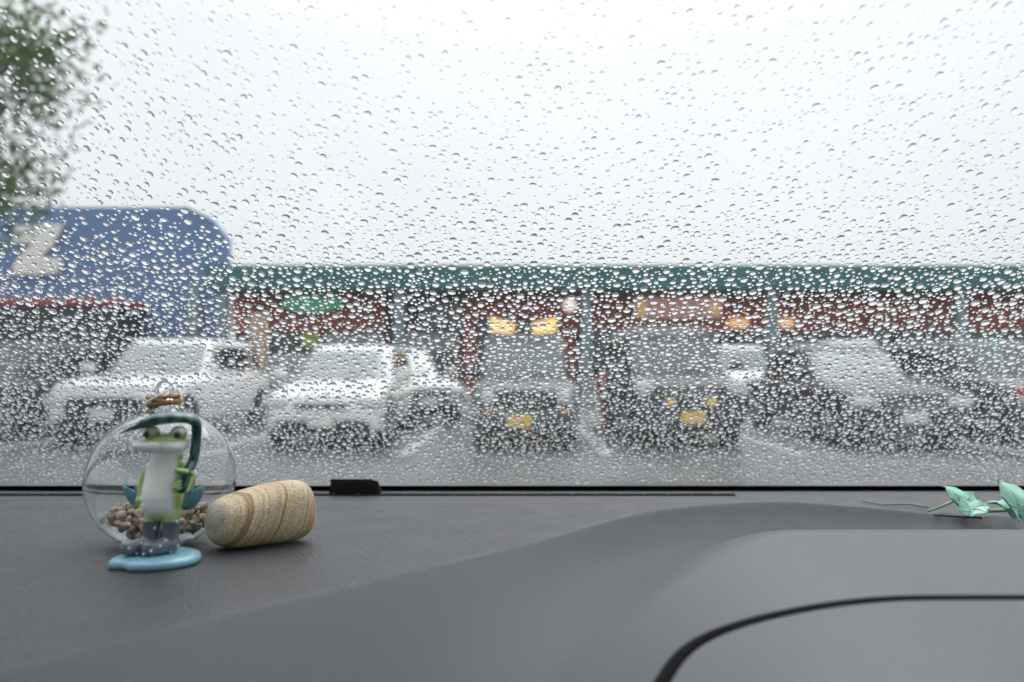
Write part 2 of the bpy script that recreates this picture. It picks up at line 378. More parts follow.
P(MB().box(-46, px(118, CD), CD, BD - .01, pz(304, CD), pz(298.5, CD)), 'canopy', M['rededge'], blue, bo)
P(MB().box(-46, px(117, CD + .3), CD + .3, BD - .02, .14, pz(304.3, CD + .3)), 'shopfront', M['darkshop'], blue, bo)

# ---------------------------------------------------------------- foliage
def leaf_mat(n, c):
    m = mat(n, c, .5, spec=.4, var=.35, vscale=2.5); return m
M['leaf_a'] = leaf_mat('leaf_green', (.10, .19, .045)); M['bark'] = mat('bark', (.10, .08, .06), .9, bump=.6, bscale=18, bdist=.02, var=.3)
M['shrub'] = leaf_mat('shrub_green', (.06, .11, .035))
def leaves(mb, centres, n, spread, size):
    v = []; f = []
    for _ in range(n):
        c = centres[random.randrange(len(centres))]
        d = Vector((random.gauss(0, 1), random.gauss(0, 1), random.gauss(0, .8))) * spread * .5
        p = Vector(c) + d; a = Euler((random.uniform(-1.2, 1.2), random.uniform(-1.2, 1.2), random.uniform(0, 6.28))).to_matrix()
        s = size * random.uniform(.6, 1.3); o = len(v)
        for q in ((0, -.5, 0), (.22, -.1, .04), (.16, .3, .03), (0, .6, 0), (-.16, .3, .03), (-.22, -.1, .04)): v.append(p + a @ (Vector(q) * s))
        f += [(o, o + 1, o + 2, o + 3), (o, o + 3, o + 4, o + 5)]
    return mb.add(v, f)
def tree(loc, label, H, crown_c, crown_r, n, seed):
    random.seed(seed)
    t = empty('leafy_tree', loc, label, 'tree')
    tr = MB(); tr.sweep([(0, 0, 0), (.05, .02, H * .2), (-.04, .05, H * .4), (.1, 0, H * .6)], [.2, .16, .13, .09], up=(0, 1, 0))
    cs = []
    for i in range(46):
        a = random.uniform(0, 6.283); u = random.uniform(-1, 1); r = random.uniform(.45, 1) ** .6
        d = Vector((math.cos(a) * math.sqrt(1 - u * u), math.sin(a) * math.sqrt(1 - u * u), u * .95)) * crown_r * r
        p = Vector(crown_c) + d; cs.append(p)
        st = Vector((0, 0, H * random.uniform(.32, .58))); md_ = st.lerp(p, .5) + Vector((0, 0, random.uniform(.0, .3)))
        tr.sweep([st, md_, p], [.05, .03, .008], n=6, up=(.1, 1, .2))
        for _ in range(3):
            q = p + Vector((random.gauss(0, .3), random.gauss(0, .3), random.gauss(-.05, .3))); cs.append(q)
            tr.sweep([md_.lerp(p, .7), md_.lerp(q, .7), q], [.012, .009, .004], n=5, up=(.1, 1, .2))
    tr.build('trunk', M['bark'], t)
    mb = MB(); leaves(mb, cs, n, .58, .13); mb.build('crown', M['leaf_a'], t, smooth=False, fixn=False)
    return t
tree((-8.55, 8.6, 0), 'leafy green tree reaching over the car park from the edge of the view', 7.6, (.15, 0, 4.75), 2.2, 21000, 3)
random.seed(11)
for X, Y, lab in ((-17.6, 27.3, 'green shrub before the dark shopfront of the blue building, nearer its corner'), (-20.4, 27.3, 'green shrub before the dark shopfront of the blue building, farther from its corner')):
    t_ = empty('shrub', (X, Y, .14), lab, 'shrub', 'shrubs before the blue building')
    st = MB(); cs = []
    for i in range(14):
        a = random.uniform(0, 6.28); p = Vector((math.cos(a) * .6, math.sin(a) * .5, random.uniform(.5, 1.9))); cs.append(p)
        st.sweep([(0, 0, 0), p * .5 + Vector((0, 0, .1)), p], [.03, .02, .006], n=5, up=(.1, 1, .1))
    st.build('stem', M['bark'], t_); leaves(MB(), cs, 900, .7, .16).build('foliage', M['shrub'], t_, smooth=False, fixn=False)

# ---------------------------------------------------------------- cars
def interp_st(st, k=5):
    out = []
    for a in range(len(st) - 1):
        for j in range(k):
            t = j / k; t2 = t * t * (3 - 2 * t) * .5 + t * .5
            out.append(tuple(st[a][i] + (st[a + 1][i] - st[a][i]) * (t if i == 0 else t2) for i in range(4)))
    return out + [st[-1]]
def pw(a, k): return math.copysign(abs(a) ** k, a)
def make_car(name, label, loc, W_, H_, L_, hf, hb, wsb, wst, rrt, rrb, colour, kind='hatch', rz=0, plate='plate_white', grille=(.5, .12, .5),
             lamps='wide', plate_z=.5, plate_x=0, cat='car', group='cars parked in the car park', rough=.3, tumble=.80, amber=False, glassmat='carglass'):
    t = empty(name, loc, label, cat, group, rz)
    pm = paint(name + '_paint', colour, rough); hw = W_ / 2
    boxy = kind in ('jeep', 'van')
    ee = .22 if boxy else .34
    st = [(0, .34, hf - .22, hw * (.93 if boxy else .84)), (.05, .24, hf - .08, hw * (.97 if boxy else .92)), (.22, .20, hf, hw * .985), (wsb * .6, .2, (hf + hb) / 2 + .02, hw), (wsb, .2, hb, hw),
          (L_ * .6, .2, hb + .02, hw), (L_ - .2, .22, hb, hw * .985), (L_, .32, hb - .12, hw * .9)]
    st = interp_st(st); n = 28; v = []; f = []
    for y, z0, z1, h in st:
        for i in range(n):
            a = 2 * math.pi * i / n; v.append((h * pw(math.cos(a), ee), y, (z0 + z1) / 2 + (z1 - z0) / 2 * pw(math.sin(a), ee)))
    m = len(st); f = [(k * n + i, k * n + (i + 1) % n, (k + 1) * n + (i + 1) % n, (k + 1) * n + i) for k in range(m - 1) for i in range(n)]
    f += [tuple(range(n)), tuple(range(m * n - 1, (m - 1) * n - 1, -1))]
    MB().add(v, f).build('body', pm, t, ang=50)
    # cabin
    ex = 2 / (9 if boxy else 6)
    def cs(th, q, off=0):
        f_ = q; crown = 1 - max(0, (q - .86) / .14) ** 2 * .12
        yf = wsb + (wst - wsb) * min(f_, 1); yr = rrb + (rrt - rrb) * f_
        wd = hw * (.955 + (tumble - .955) * f_) * crown
        c = (yf + yr) / 2; ly = (yr - yf) / 2 * (1 - max(0, (q - .86) / .14) ** 2 * .05)
        return ((wd + off) * pw(math.cos(th), ex), c + (ly + off) * pw(math.sin(th), ex), hb - .08 + (H_ - hb + .08) * (f_ if q < .86 else .86 + .14 * math.sin((q - .86) / .14 * math.pi / 2) * .9) )
    qs = [0, .2, .4, .6, .8, .86, .92, .96, .985, 1.0]; n = 48
    P_ = [[cs(2 * math.pi * i / n, q) for i in range(n + 1)] for q in qs]
    cm = MB().grid(P_)
    top = [(x * s_, (y - (wst + rrt) / 2) * s_ + (wst + rrt) / 2, z + dz) for s_, dz in ((.8, .012), (.4, .022)) for x, y, z in P_[-1][:-1]]
    base = len(cm.v) - (n + 1)
    o = len(cm.v); cm.v += top
    for i in range(n):
        cm.f.append((base + i, base + i + 1, o + (i + 1) % n, o + i)); cm.f.append((o + i, o + (i + 1) % n, o + n + (i + 1) % n, o + n + i))
    cm.f.append(tuple(o + n + i for i in range(n)))
    cm.build('cabin', pm, t, ang=60)
    def patch(nm, a0, a1, q0, q1, m_, off=.006, par=t):
        G = [[cs(R(a0 + (a1 - a0) * i / 14), q0 + (q1 - q0) * j / 6, off) for i in range(15)] for j in range(7)]
        return MB().grid(G).build(nm, m_, par)
    patch('windscreen', -134, -46, .12, .84, M[glassmat])
    patch('side_window', -27, 4, .2, .82, M['sideglass']); patch('side_window', 7, 30, .2, .82, M['sideglass'])
    patch('side_window', 176, 207, .2, .82, M['sideglass']); patch('side_window', 150, 173, .2, .82, M['sideglass'])
    patch('rear_window', 50, 130, .25, .82, M['sideglass'])
    # wheels
    wr = .30 if W_ < 1.55 else .33
    if kind == 'jeep': wr = .34
    for yy in (.68, L_ - .68):
        for s in (-1, 1):
            MB().cyl((s * (hw - .16), yy, wr + .03), (s * (hw + .003), yy, wr + .03), wr + .07, n=32).build('wheel_arch', M['dark_trim'], t, ang=40)
            ty = MB().cyl((s * (hw - .19), yy, wr), (s * (hw + .012), yy, wr), wr, n=36).build('wheel', M['tyre'], t, ang=40)
            MB().cyl((s * (hw - .05), yy, wr), (s * (hw + .018), yy, wr), wr * .62, n=10).build('rim', M['rim'], ty, ang=40)
    # front
    gw, gh, gz = grille; fr_y = .0
    gm = MB().blob((0, fr_y + .01, gz), (gw, .04, gh), .3, 24, 10).build('grille', M['dark_trim'], t)
    if kind != 'jeep':
        sl = MB()
        for k in (-1, 0, 1): sl.box(-gw * .9, gw * .9, -.035, -.02, gz + k * gh * .5 - .008, gz + k * gh * .5 + .008)
        sl.build('slat', M['rim'] if colour[0] < .5 else M['rubber'], gm, smooth=False)
    else:
        sl = MB()
        for k in range(-2, 3): sl.box(k * .09 - .03, k * .09 + .03, -.035, -.02, gz - gh * .7, gz + gh * .7)
        sl.build('slat', pm, gm, smooth=False)
    MB().blob((0, .02, .33), (hw * .80, .07, .10), .35, 24, 10).build('bumper', M['dark_trim'], t)
    for s in (-1, 1):
        if lamps == 'round':
            h = MB().blob((s * hw * .70, .0, gz + .02), (.115, .05, .115), 1, 24, 12).build('headlight', M['lens'], t)
            MB().blob((s * hw * .70, .02, gz - .18), (.05, .04, .035), .8).build('indicator', M['amber'], t)
        else:
            lw = .19 if lamps == 'wide' else .13
            h = MB().blob((s * (hw * .90 - lw * .55), .045, gz + gh * .4 + .03), (lw, .075, .075 if lamps == 'wide' else .11), .55, 24, 12).build('headlight', M['lens'], t)
            if amber: MB().blob((s * hw * .93, .06, gz - .06), (.05, .05, .04), .7).build('indicator', M['amber'], t)
        MB().blob((s * (hw + .11), wsb + .12, hb + .10), (.11, .05, .075), .6, 16, 8).build('mirror', M['dark_trim'] if boxy else pm, t)
    MB().box(plate_x - .165, plate_x + .165, -.075, -.058, plate_z - .083, plate_z + .083).build('number_plate', M[plate], t, smooth=False)
    wi = MB()
    for xo in (-.45, .1):
        a = cs(R(-90 + xo * 60), .10, .02); b = cs(R(-90 + (xo + .55) * 55), .2, .02); wi.cyl(a, b, .009, n=6)
    wi.build('wiper', M['dark_trim'], t)
    t['gz'] = gz
    return t

suv = make_car('white_suv', 'white SUV with a dark grille, second car from the tree side', (-5.93, 10.2, 0), 1.82, 1.66, 4.5, .98, 1.06, 1.15, 1.9, 4.1, 4.4, (.84, .85, .84), kind='suv', grille=(.58, .17, .56), plate_z=.48, tumble=.80)
kei = make_car('white_hatchback', 'small white hatchback with a pale windscreen, behind the beige stone', (-2.64, 9.75, 0), 1.68, 1.53, 3.9, .86, .98, .95, 1.75, 3.5, 3.85, (.85, .86, .85), grille=(.40, .04, .62), plate_z=.42)
jeep = make_car('boxy_jeep', 'small grey boxy jeep with round headlights and a yellow number plate', (.2, 9.75, 0), 1.48, 1.66, 3.4, .92, 1.0, 1.0, 1.16, 3.2, 3.35, (.08, .095, .09), kind='jeep', rough=.5, plate='plate_yellow', grille=(.60, .13, .72), lamps='round', plate_z=.42, plate_x=-.1, tumble=.86)
van = make_car('dark_van', 'dark navy boxy van with yellow fog lamps and a pale roof carrier', (2.52, 9.9, 0), 1.62, 1.70, 3.9, .98, 1.07, .72, 1.05, 3.75, 3.88, (.018, .022, .040), kind='van', rough=.5, plate='plate_yellow', grille=(.45, .10, .80), lamps='narrow', plate_z=.46, plate_x=.02, tumble=.88, glassmat='carglass_dark')
for s in (-1, 1): MB().blob((s * .29, -.03, .66), (.075, .05, .06), .8).build('fog_lamp', M['yellow_lens'], van)
rk = MB()
for s in (-1, 1): rk.box(s * .62 - .02, s * .62 + .02, 1.1, 3.4, 1.72, 1.76)
for k in range(7): rk.box(-.60, .60, 1.2 + k * .34, 1.26 + k * .34, 1.77, 1.80)
for s in (-1, 1):
    for yy in (1.3, 3.1): rk.box(s * .62 - .02, s * .62 + .02, yy, yy + .04, 1.66, 1.719)
rk.build('roof_carrier', M['lightpanel'], van, smooth=False)
sal = make_car('dark_saloon', 'dark purple grey saloon with a pale windscreen, beside the navy van', (5.6, 9.8, 0), 1.74, 1.52, 4.4, .86, .98, 1.15, 1.95, 3.5, 4.05, (.030, .027, .033), rough=.42, grille=(.42, .08, .60), plate_z=.46)
far_r = make_car('silver_wagon', 'silver blue wagon with a red mark on its nose, ending the front row', (8.15, 10.0, 0), 1.76, 1.62, 4.5, .92, 1.02, 1.0, 1.8, 4.2, 4.4, (.05, .085, .09), rough=.42, kind='van', grille=(.42, .09, .62), plate_z=.45, glassmat='sideglass')
MB().blob((-.72, .07, .80), (.20, .07, .10), .6).build('red_mark', M['red_lens'], far_r)
far_l = make_car('dark_wagon', 'dark grey wagon parked beside the white SUV, under the tree', (-8.75, 10.1, 0), 1.76, 1.60, 4.4, .92, 1.0, 1.05, 1.8, 4.0, 4.3, (.018, .021, .024), rough=.45, grille=(.42, .09, .62), glassmat='sideglass')
sil = make_car('silver_hatchback', 'silver hatchback standing askew between the white hatchback and the boxy jeep', (-1.62, 13.7, 0), 1.66, 1.58, 4.0, .88, 1.0, .95, 1.7, 3.6, 3.9, (.42, .44, .44), rz=R(28), grille=(.42, .10, .60))
w2 = make_car('white_kei_van', 'white kei van with an amber lamp, seen between the navy van and the dark saloon', (6.45, 18.6, 0), 1.48, 1.78, 3.4, .98, 1.1, .5, .95, 3.25, 3.38, (.72, .73, .72), kind='van', plate='plate_yellow', grille=(.38, .07, .72), lamps='narrow', plate_z=.5, amber=True)
b2 = make_car('black_hatchback', 'black hatchback with amber lamps behind the gap between the two white cars', (-6.25, 18.2, 0), 1.7, 1.52, 4.0, .86, .98, .95, 1.75, 3.5, 3.85, (.012, .013, .015), grille=(.42, .07, .58), amber=True, glassmat='sideglass')
w3 = make_car('white_minivan', 'white minivan whose roof shows behind the white SUV', (-9.1, 17.2, 0), 1.7, 1.86, 4.5, .98, 1.15, .8, 1.5, 4.3, 4.45, (.68, .69, .68), kind='van', grille=(.42, .09, .62))
s3 = make_car('grey_minivan', 'light grey minivan whose roof shows behind the dark saloon', (9.35, 17.6, 0), 1.72, 1.92, 4.6, .98, 1.15, .8, 1.5, 4.4, 4.55, (.42, .43, .43), kind='van', grille=(.42, .09, .62))
# red cone-like post between jeep and van
M['redpost'] = mat('red_plastic', (.36, .02, .035), .4)
t_ = empty('marker_post', (1.72, 13.0, 0), 'dark red marker post standing between the boxy jeep and the navy van', 'post')
MB().lathe([(.0, .02), (.17, .02), (.17, .05), (.06, .09), (.055, .62), (.13, .70), (.14, .98), (.10, 1.04), (0, 1.05)], 20).build('body', M['redpost'], t_)
MB().box(-.2, .2, -.2, .2, 0, .03).build('base', M['rubber'], t_, smooth=False)

# ---------------------------------------------------------------- own car: cabin shell
def rel(p): return (p[0], p[1], p[2] + EYE)
def dashz(D): return -(.0714 + .06 * D)
GB = .632; GT = .10; TS = math.tan(R(38))
def gz_(D): return dashz(GB) + TS * (GB - D)
body = paint('own_bonnet_paint', (.05, .055, .06))
G = [[rel((x, .70 + .85 * j / 12, -.175 - .20 * (j / 12) ** 1.3 - .06 * (x / .7) ** 2)) for x in np.linspace(-.7, .7, 15)] for j in range(13)]
k = MB().grid(G); k2 = [[(a, b, c - .02) for a, b, c in r] for r in G]; k.grid(k2)
k.box(-.7, .7, 1.53, 1.56, EYE - .95, EYE - .36); k.box(-.72, .72, .645, .70, EYE - .9, EYE - .16)
tag(k.build('car_bonnet', body), 'dark bonnet of the car the view is from', kind='structure')
wl = MB()
for s in (-1, 1):
    wl.box(s * .74 - .02, s * .74 + .02, -1.9, .64, EYE - 1.0, EYE - .13)
    wl.box(s * .72 - .03, s * .72 + .03, -.75, -.60, EYE - .12, EYE + .26)
    wl.box(s * .72 - .03, s * .72 + .03, -1.9, -1.75, EYE - .12, EYE + .26)
wl.box(-.72, .72, -1.95, -1.88, EYE - 1.0, EYE - .05); wl.box(-.74, .74, -1.9, .64, EYE - 1.0, EYE - .96)
tag(wl.build('cabin_wall', M['cabin'], smooth=False), 'dark inner sides of the car cabin', kind='structure')
tag(MB().box(-.74, .74, -1.92, GT - .01, EYE + gz_(GT) + .0, EYE + gz_(GT) + .04).build('cabin_ceiling', M['lining'], smooth=False), 'cloth roof lining of the car cabin', kind='structure')

# dashboard
cx_ = np.array([-.80, -.40, -.22, -.14, -.096, -.045, 0, .030, .057, .095, .144, .19, .228, .258, .285, .32, .38, .50, .80])
cD = np.array([.07, .085, .135, .191, .252, .312, .366, .412, .452, .502, .538, .553, .552, .532, .500, .474, .462, .46, .46])
def crease(x):
    xs = np.linspace(-.8, .8, 801); y = np.interp(xs, cx_, cD)
    kk = np.exp(-.5 * (np.arange(-12, 13) / 5.0) ** 2); kk /= kk.sum()
    y = np.convolve(np.pad(y, 12, mode='edge'), kk, 'valid'); return np.interp(x, xs, y)
poly = np.stack([np.linspace(-.8, .8, 400), crease(np.linspace(-.8, .8, 400))], 1)
def dist_crease(X, Y):
    out = np.empty(X.shape); A = poly[:-1]; B = poly[1:]; d = B - A; L2 = (d ** 2).sum(1)
    for j in range(X.shape[0]):
        p = np.stack([X[j], Y[j]], 1)[:, None, :]
        t = np.clip(((p - A) * d).sum(2) / L2, 0, 1); q = A + t[..., None] * d
        out[j] = np.sqrt(((p - q) ** 2).sum(2)).min(1)
    return out
def height(X, Y, s):
    z = -(.0714 + .06 * Y)
    right = smoothstep(-.02, .13, X)
    drop_l = .46 * np.sqrt(s * s + .003 ** 2) - .46 * .003
    drop_l = np.where(drop_l < .035, drop_l, .035 + (drop_l - .035) * .6)
    drop_r = .030 * (1 - np.exp(-s / .04))
    z = z - drop_l * (1 - right) - drop_r * right
    hoodz = -.0850 - .01 * (Y - .257)
    far = .443 - .12 * smoothstep(.16, -.02, X)
    w = smoothstep(far + .055, far - .075, Y) * smoothstep(-.06, .15, X)
    z = z * (1 - w) + hoodz * w
    return z
def sheet(Xs, D0, D1, n, crs):
    X = np.tile(Xs, (n, 1)); T = np.linspace(0, 1, n)[:, None]
    Y = D0 + (D1 - D0) * T; s = dist_crease(X, Y) if crs else None
    Z = height(X, Y, s) if crs else dashz(Y)
    return X, Y, Z
Xs = np.linspace(-.72, .72, 361); Dc = crease(Xs)
dash = empty('dashboard', (0, .4, EYE - .1), 'dark grey textured car dashboard below the windscreen', 'dashboard')
do = dash.location.copy()
def sheet_obj(X, Y, Z, name, m):
    me = bpy.data.meshes.new(name); h, w = X.shape
    co = np.stack([X, Y - do.y, Z + EYE - do.z], 2).reshape(-1, 3).astype('f')
    idx = np.arange(h * w).reshape(h, w)
    q = np.stack([idx[:-1, :-1], idx[:-1, 1:], idx[1:, 1:], idx[1:, :-1]], 2).reshape(-1, 4)
    me.from_pydata(co.tolist(), [], q.tolist()); me.materials.append(m); me.shade_smooth()
    o = bpy.data.objects.new(name, me); C.objects.link(o); o.parent = dash; return o
X, Y, Z = sheet(Xs, Dc[None, :], np.full_like(Dc, GB)[None, :], 90, False)
# rolled edge along the crease
sdist = dist_crease(X, Y); Z = Z - .0007 * np.exp(-sdist / .003)
sheet_obj(X, Y, Z, 'top_pad', M['pad'])
X, Y, Z = sheet(Xs, np.full_like(Dc, .045)[None, :], Dc[None, :], 170, True)
Z[-1] = dashz(Y[-1]) - .0007
fx, fy, fz = X, Y, Z
fas = sheet_obj(X, Y, Z, 'lower_fascia', M['fascia'])
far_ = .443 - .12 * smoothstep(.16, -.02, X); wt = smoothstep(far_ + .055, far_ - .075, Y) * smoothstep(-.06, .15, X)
wf = (wt[:-1, :-1] + wt[1:, 1:]) / 2 > .62
def keep(o, mask):
    bm = bmesh.new(); bm.from_mesh(o.data); bm.faces.ensure_lookup_table(); mk = mask.ravel()
    bmesh.ops.delete(bm, geom=[f for f in bm.faces if not mk[f.index]], context='FACES'); bm.to_mesh(o.data); bm.free()
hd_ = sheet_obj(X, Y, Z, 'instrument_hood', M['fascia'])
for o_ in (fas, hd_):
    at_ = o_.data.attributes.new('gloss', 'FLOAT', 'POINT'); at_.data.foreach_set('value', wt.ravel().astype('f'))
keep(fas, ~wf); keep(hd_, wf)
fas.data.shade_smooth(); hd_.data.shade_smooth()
k = MB().box(-.72, .72, .03, .044, EYE - .75, EYE - .12); P(k, 'front_panel', M['fascia'], dash, do)
# meter cover seam and panel
gx = [-.006, .009, .024, .042, .051, .058, .067, .081, .107, .175, .30, .45, .70]
gy = [.09, .155, .192, .2213, .236, .2462, .2535, .2575, .2590, .2605, .261, .262, .262]
tt = np.linspace(0, 1, 13); T = np.linspace(0, 1, 220)
def catmull(vals, T):
    vals = np.array(vals); n = len(vals); out = []
    for t in T:
        u = t * (n - 1); i = min(int(u), n - 2); f = u - i
        p0, p1, p2, p3 = vals[max(i - 1, 0)], vals[i], vals[i + 1], vals[min(i + 2, n - 1)]
        out.append(.5 * ((2 * p1) + (-p0 + p2) * f + (2 * p0 - 5 * p1 + 4 * p2 - p3) * f * f + (-p0 + 3 * p1 - 3 * p2 + p3) * f ** 3))
    return np.array(out)
GX, GY = catmull(gx, T), catmull(gy, T)
sg = dist_crease(GX[None], GY[None]); GZ = height(GX[None], GY[None], sg)[0]
k = MB().sweep([(a, b, c + EYE + .0006) for a, b, c in zip(GX, GY, GZ)], [(.0027, .0008)] * len(GX), n=10, up=(0, 0, 1))
P(k, 'seam', M['rubber'], dash, do, smooth=True)
rows = []
for f in np.linspace(0.02, 1, 40):
    ex_, ey_ = GX + (.40 - GX) * 0, GY
    yy = GY * (1 - f) + .05 * f; xx = GX + .0018 * (1 - f)
    # move inward from the seam towards the driver's side
    s_ = dist_crease(xx[None], yy[None]); zz_ = height(xx[None], yy[None], s_)[0] + .0011
    rows.append([(a, b, c + EYE) for a, b, c in zip(xx, yy, zz_)])
P(MB().grid(rows), 'meter_cover', M['panel'], dash, do, smooth=True)
# defroster slot, frit strip is on the glass
dv = MB(); dv.box(-.68, .187, .5885, .5955, EYE + dashz(.592) - .002, EYE + dashz(.592) + .0010)
v_ = P(dv, 'defroster_vent', M['rubber'], dash, do)
sl = MB()
for i in range(43): sl.box(-.67 + i * .02, -.669 + i * .02, .5888, .5952, EYE + dashz(.592) + .0011, EYE + dashz(.592) + .0015)
P(sl, 'vent_bar', M['pad'], v_, do)
# small black box
bb = empty('sensor_box', (-.1345, .605, EYE + dashz(.605)), 'small black plastic box at the foot of the windscreen', 'sensor')
k = MB(); pts = [(-.021, .0), (.0225, .0), (.0205, .0115), (.014, .0132), (-.0195, .0132)]
k.prism(pts, -.006, .003); bmx = k.build('housing', M['blackplastic'], bb, smooth=False)
for v in bmx.data.vertices:
    if v.co.y > 0: v.co.z *= .62
k = MB()
for q in (.0035, .0065, .0095): k.box(-.0190, .0185, -.0066, -.0061, q - .0003, q + .0003)
k.build('ridge', M['dark_trim'], bb, smooth=False)

# ---------------------------------------------------------------- windscreen
def glass_pane_mat():
    m = bpy.data.materials.new('windscreen_glass'); m.use_nodes = True; t = m.node_tree; t.nodes.clear()
    tr = t.nodes.new('ShaderNodeBsdfTransparent'); tr.inputs[0].default_value = (.978, .982, .988, 1)
    gl = t.nodes.new('ShaderNodeBsdfGlossy'); gl.inputs['Roughness'].default_value = .02
    fr = t.nodes.new('ShaderNodeFresnel'); ge = t.nodes.new('ShaderNodeNewGeometry')
    io = t.nodes.new('ShaderNodeMapRange'); io.inputs[3].default_value = 1.33; io.inputs[4].default_value = 1 / 1.33
    t.links.new(ge.outputs['Backfacing'], io.inputs[0]); t.links.new(io.outputs[0], fr.inputs[0])
    mxs = t.nodes.new('ShaderNodeMixShader'); o = t.nodes.new('ShaderNodeOutputMaterial')
    t.links.new(fr.outputs[0], mxs.inputs[0]); t.links.new(tr.outputs[0], mxs.inputs[1]); t.links.new(gl.outputs[0], mxs.inputs[2])
    # a faint mist film on the wet glass
    tl = t.nodes.new('ShaderNodeBsdfTranslucent'); tl.inputs[0].default_value = (.9, .92, .93, 1)
    m3 = t.nodes.new('ShaderNodeMixShader'); m3.inputs[0].default_value = .008
    t.links.new(mxs.outputs[0], m3.inputs[1]); t.links.new(tl.outputs[0], m3.inputs[2]); t.links.new(m3.outputs[0], o.inputs[0])
    return m
M['pane'] = glass_pane_mat()
ws = empty('windscreen', (0, GB, EYE + dashz(GB)), 'raked rain covered car windscreen above the dashboard', 'windscreen')
nrm = Vector((0, math.sin(R(38)), math.cos(R(38)))); along = Vector((0, -math.cos(R(38)), math.sin(R(38))))
LEN = (GB - GT) / math.cos(R(38)); TH = .0045
def gp(u, v, h): return Vector((u, 0, 0)) + along * v + nrm * h
k = MB(); v = [gp(u, q, h) for u in (-.72, .72) for q in (0, LEN) for h in (0, TH)]
k.add(v, [(0, 1, 3, 2), (4, 6, 7, 5), (0, 4, 5, 1), (2, 3, 7, 6), (0, 2, 6, 4), (1, 5, 7, 3)])
k.build('glass', M['pane'], ws, smooth=False)
def strip(u0, u1, v0, v1, h0, h1):
    v = [gp(u, q, h) for u in (u0, u1) for q in (v0, v1) for h in (h0, h1)]
    return MB().add(v, [(0, 1, 3, 2), (4, 6, 7, 5), (0, 4, 5, 1), (2, 3, 7, 6), (0, 2, 6, 4), (1, 5, 7, 3)])
k = strip(-.72, .72, -.004, .0085, -.0012, -.0004); k.build('black_border', M['rubber'], ws, smooth=False)
for s in (-1, 1):
    strip(s * .73 - .035, s * .73 + .035, -.03, LEN + .02, -.03, .012).build('pillar', M['cabin'], ws, smooth=False)

# ---------------------------------------------------------------- rain drops
def water_mat():
    m = bpy.data.materials.new('water'); m.use_nodes = True; t = m.node_tree; t.nodes.clear()
    gl = t.nodes.new('ShaderNodeBsdfGlass'); gl.inputs['IOR'].default_value = 1.333; gl.inputs['Roughness'].default_value = 0.0
    o = t.nodes.new('ShaderNodeOutputMaterial'); t.links.new(gl.outputs[0], o.inputs[0]); return m
M['water'] = water_mat()
def drop_shape(seed, nseg=20, nr=5, ang=52):
    r_ = np.random.default_rng(seed); A = np.linspace(0, 2 * np.pi, nseg, endpoint=False)
    rad = 1 + .055 * r_.normal() * np.cos(2 * A + r_.uniform(0, 6)) + .035 * r_.normal() * np.cos(3 * A + r_.uniform(0, 6)) + .03 * r_.normal() * np.cos(4 * A + r_.uniform(0, 6))
    th = R(ang); Rs = 1 / math.sin(th); v = []
    sag = -.06                                    # runs slightly heavier down-slope
    for k in range(nr):                           # from rim to near top
        a = th * (1 - k / nr); rr = Rs * math.sin(a); h = Rs * (math.cos(a) - math.cos(th))
        for i in range(nseg): v.append((rr * rad[i] * math.cos(A[i]), rr * rad[i] * math.sin(A[i]) + sag * h * 2, h))
    v.append((0, sag * 2 * Rs * (1 - math.cos(th)), Rs * (1 - math.cos(th))))
    f = [(k * nseg + i, k * nseg + (i + 1) % nseg, (k + 1) * nseg + (i + 1) % nseg, (k + 1) * nseg + i) for k in range(nr - 1) for i in range(nseg)]
    T_ = len(v) - 1; f += [((nr - 1) * nseg + i, (nr - 1) * nseg + (i + 1) % nseg, T_) for i in range(nseg)]
    o = len(v); v += [(v[i][0], v[i][1], 0) for i in range(nseg)]; f.append(tuple(o + i for i in range(nseg - 1, -1, -1)))
    return np.array(v), f
def spread():
    """dart throwing on the part of the glass in view, big drops first"""
    cell = .003; gridd = {}; out = []
    def ok(u, v, r):
        ci, cj = int(u // cell), int(v // cell)
        for a in range(ci - 2, ci + 3):
            for b in range(cj - 2, cj + 3):
                for (x, y, q) in gridd.get((a, b), ()):
                    if (x - u) ** 2 + (y - v) ** 2 < (r + q) ** 2 * 1.05: return False
        return True
    r_ = random.Random(5)
    for cnt, lo, hi in ((7500, .0019, .0028), (20000, .0013, .0019), (34000, .0008, .0013), (24000, .0004, .0008)):
        n = 0; tries = 0
        while n < cnt and tries < cnt * 5:
            tries += 1
            v = r_.uniform(.006, .475); D = GB - v * math.cos(R(38)); half = .80 * D + .03
            # uniform over area, slightly sparser high up
            u = r_.uniform(-.56, .56)
            if abs(u) > half: n += 1; continue
            if r_.random() < (.06 + smoothstep(.24, .33, v) * .68): n += 1; continue
            r = r_.uniform(lo, hi) * (1 - .14 * smoothstep(.22, .02, v)) * (.95 - .20 * smoothstep(.25, .38, v))
            if ok(u, v, r):
                gridd.setdefault((int(u // cell), int(v // cell)), []).append((u, v, r)); out.append((u, v, r)); n += 1
    return out
drops = spread()
protos_lo = [drop_shape(i + 70, 20, 5, a) for i, a in enumerate((28, 32, 36, 40, 30))]
for i, (v, f) in enumerate(protos_lo): pass
protos_hi = [drop_shape(i + 50, 16, 4, a) for i, a in enumerate((56, 62, 68, 60, 65))]
protos = [drop_shape(i, ang=a) for i, a in enumerate((40, 46, 50, 54, 43, 48, 37, 52))]
small = [drop_shape(i + 20, 12, 3, a) for i, a in enumerate((42, 46, 50, 54))]
def app(d):
    p = ws.location + gp(d[0], d[1], TH); v = p - cam.location
    xx = 512 + 700 * v.x / v.y; yy = 368 - 700 * v.z / v.y
    return d[2] / v.length * (1 if (-5 < xx < 1029 and -5 < yy < 500) else 0)
drops.sort(key=app, reverse=True)
pm_ = []
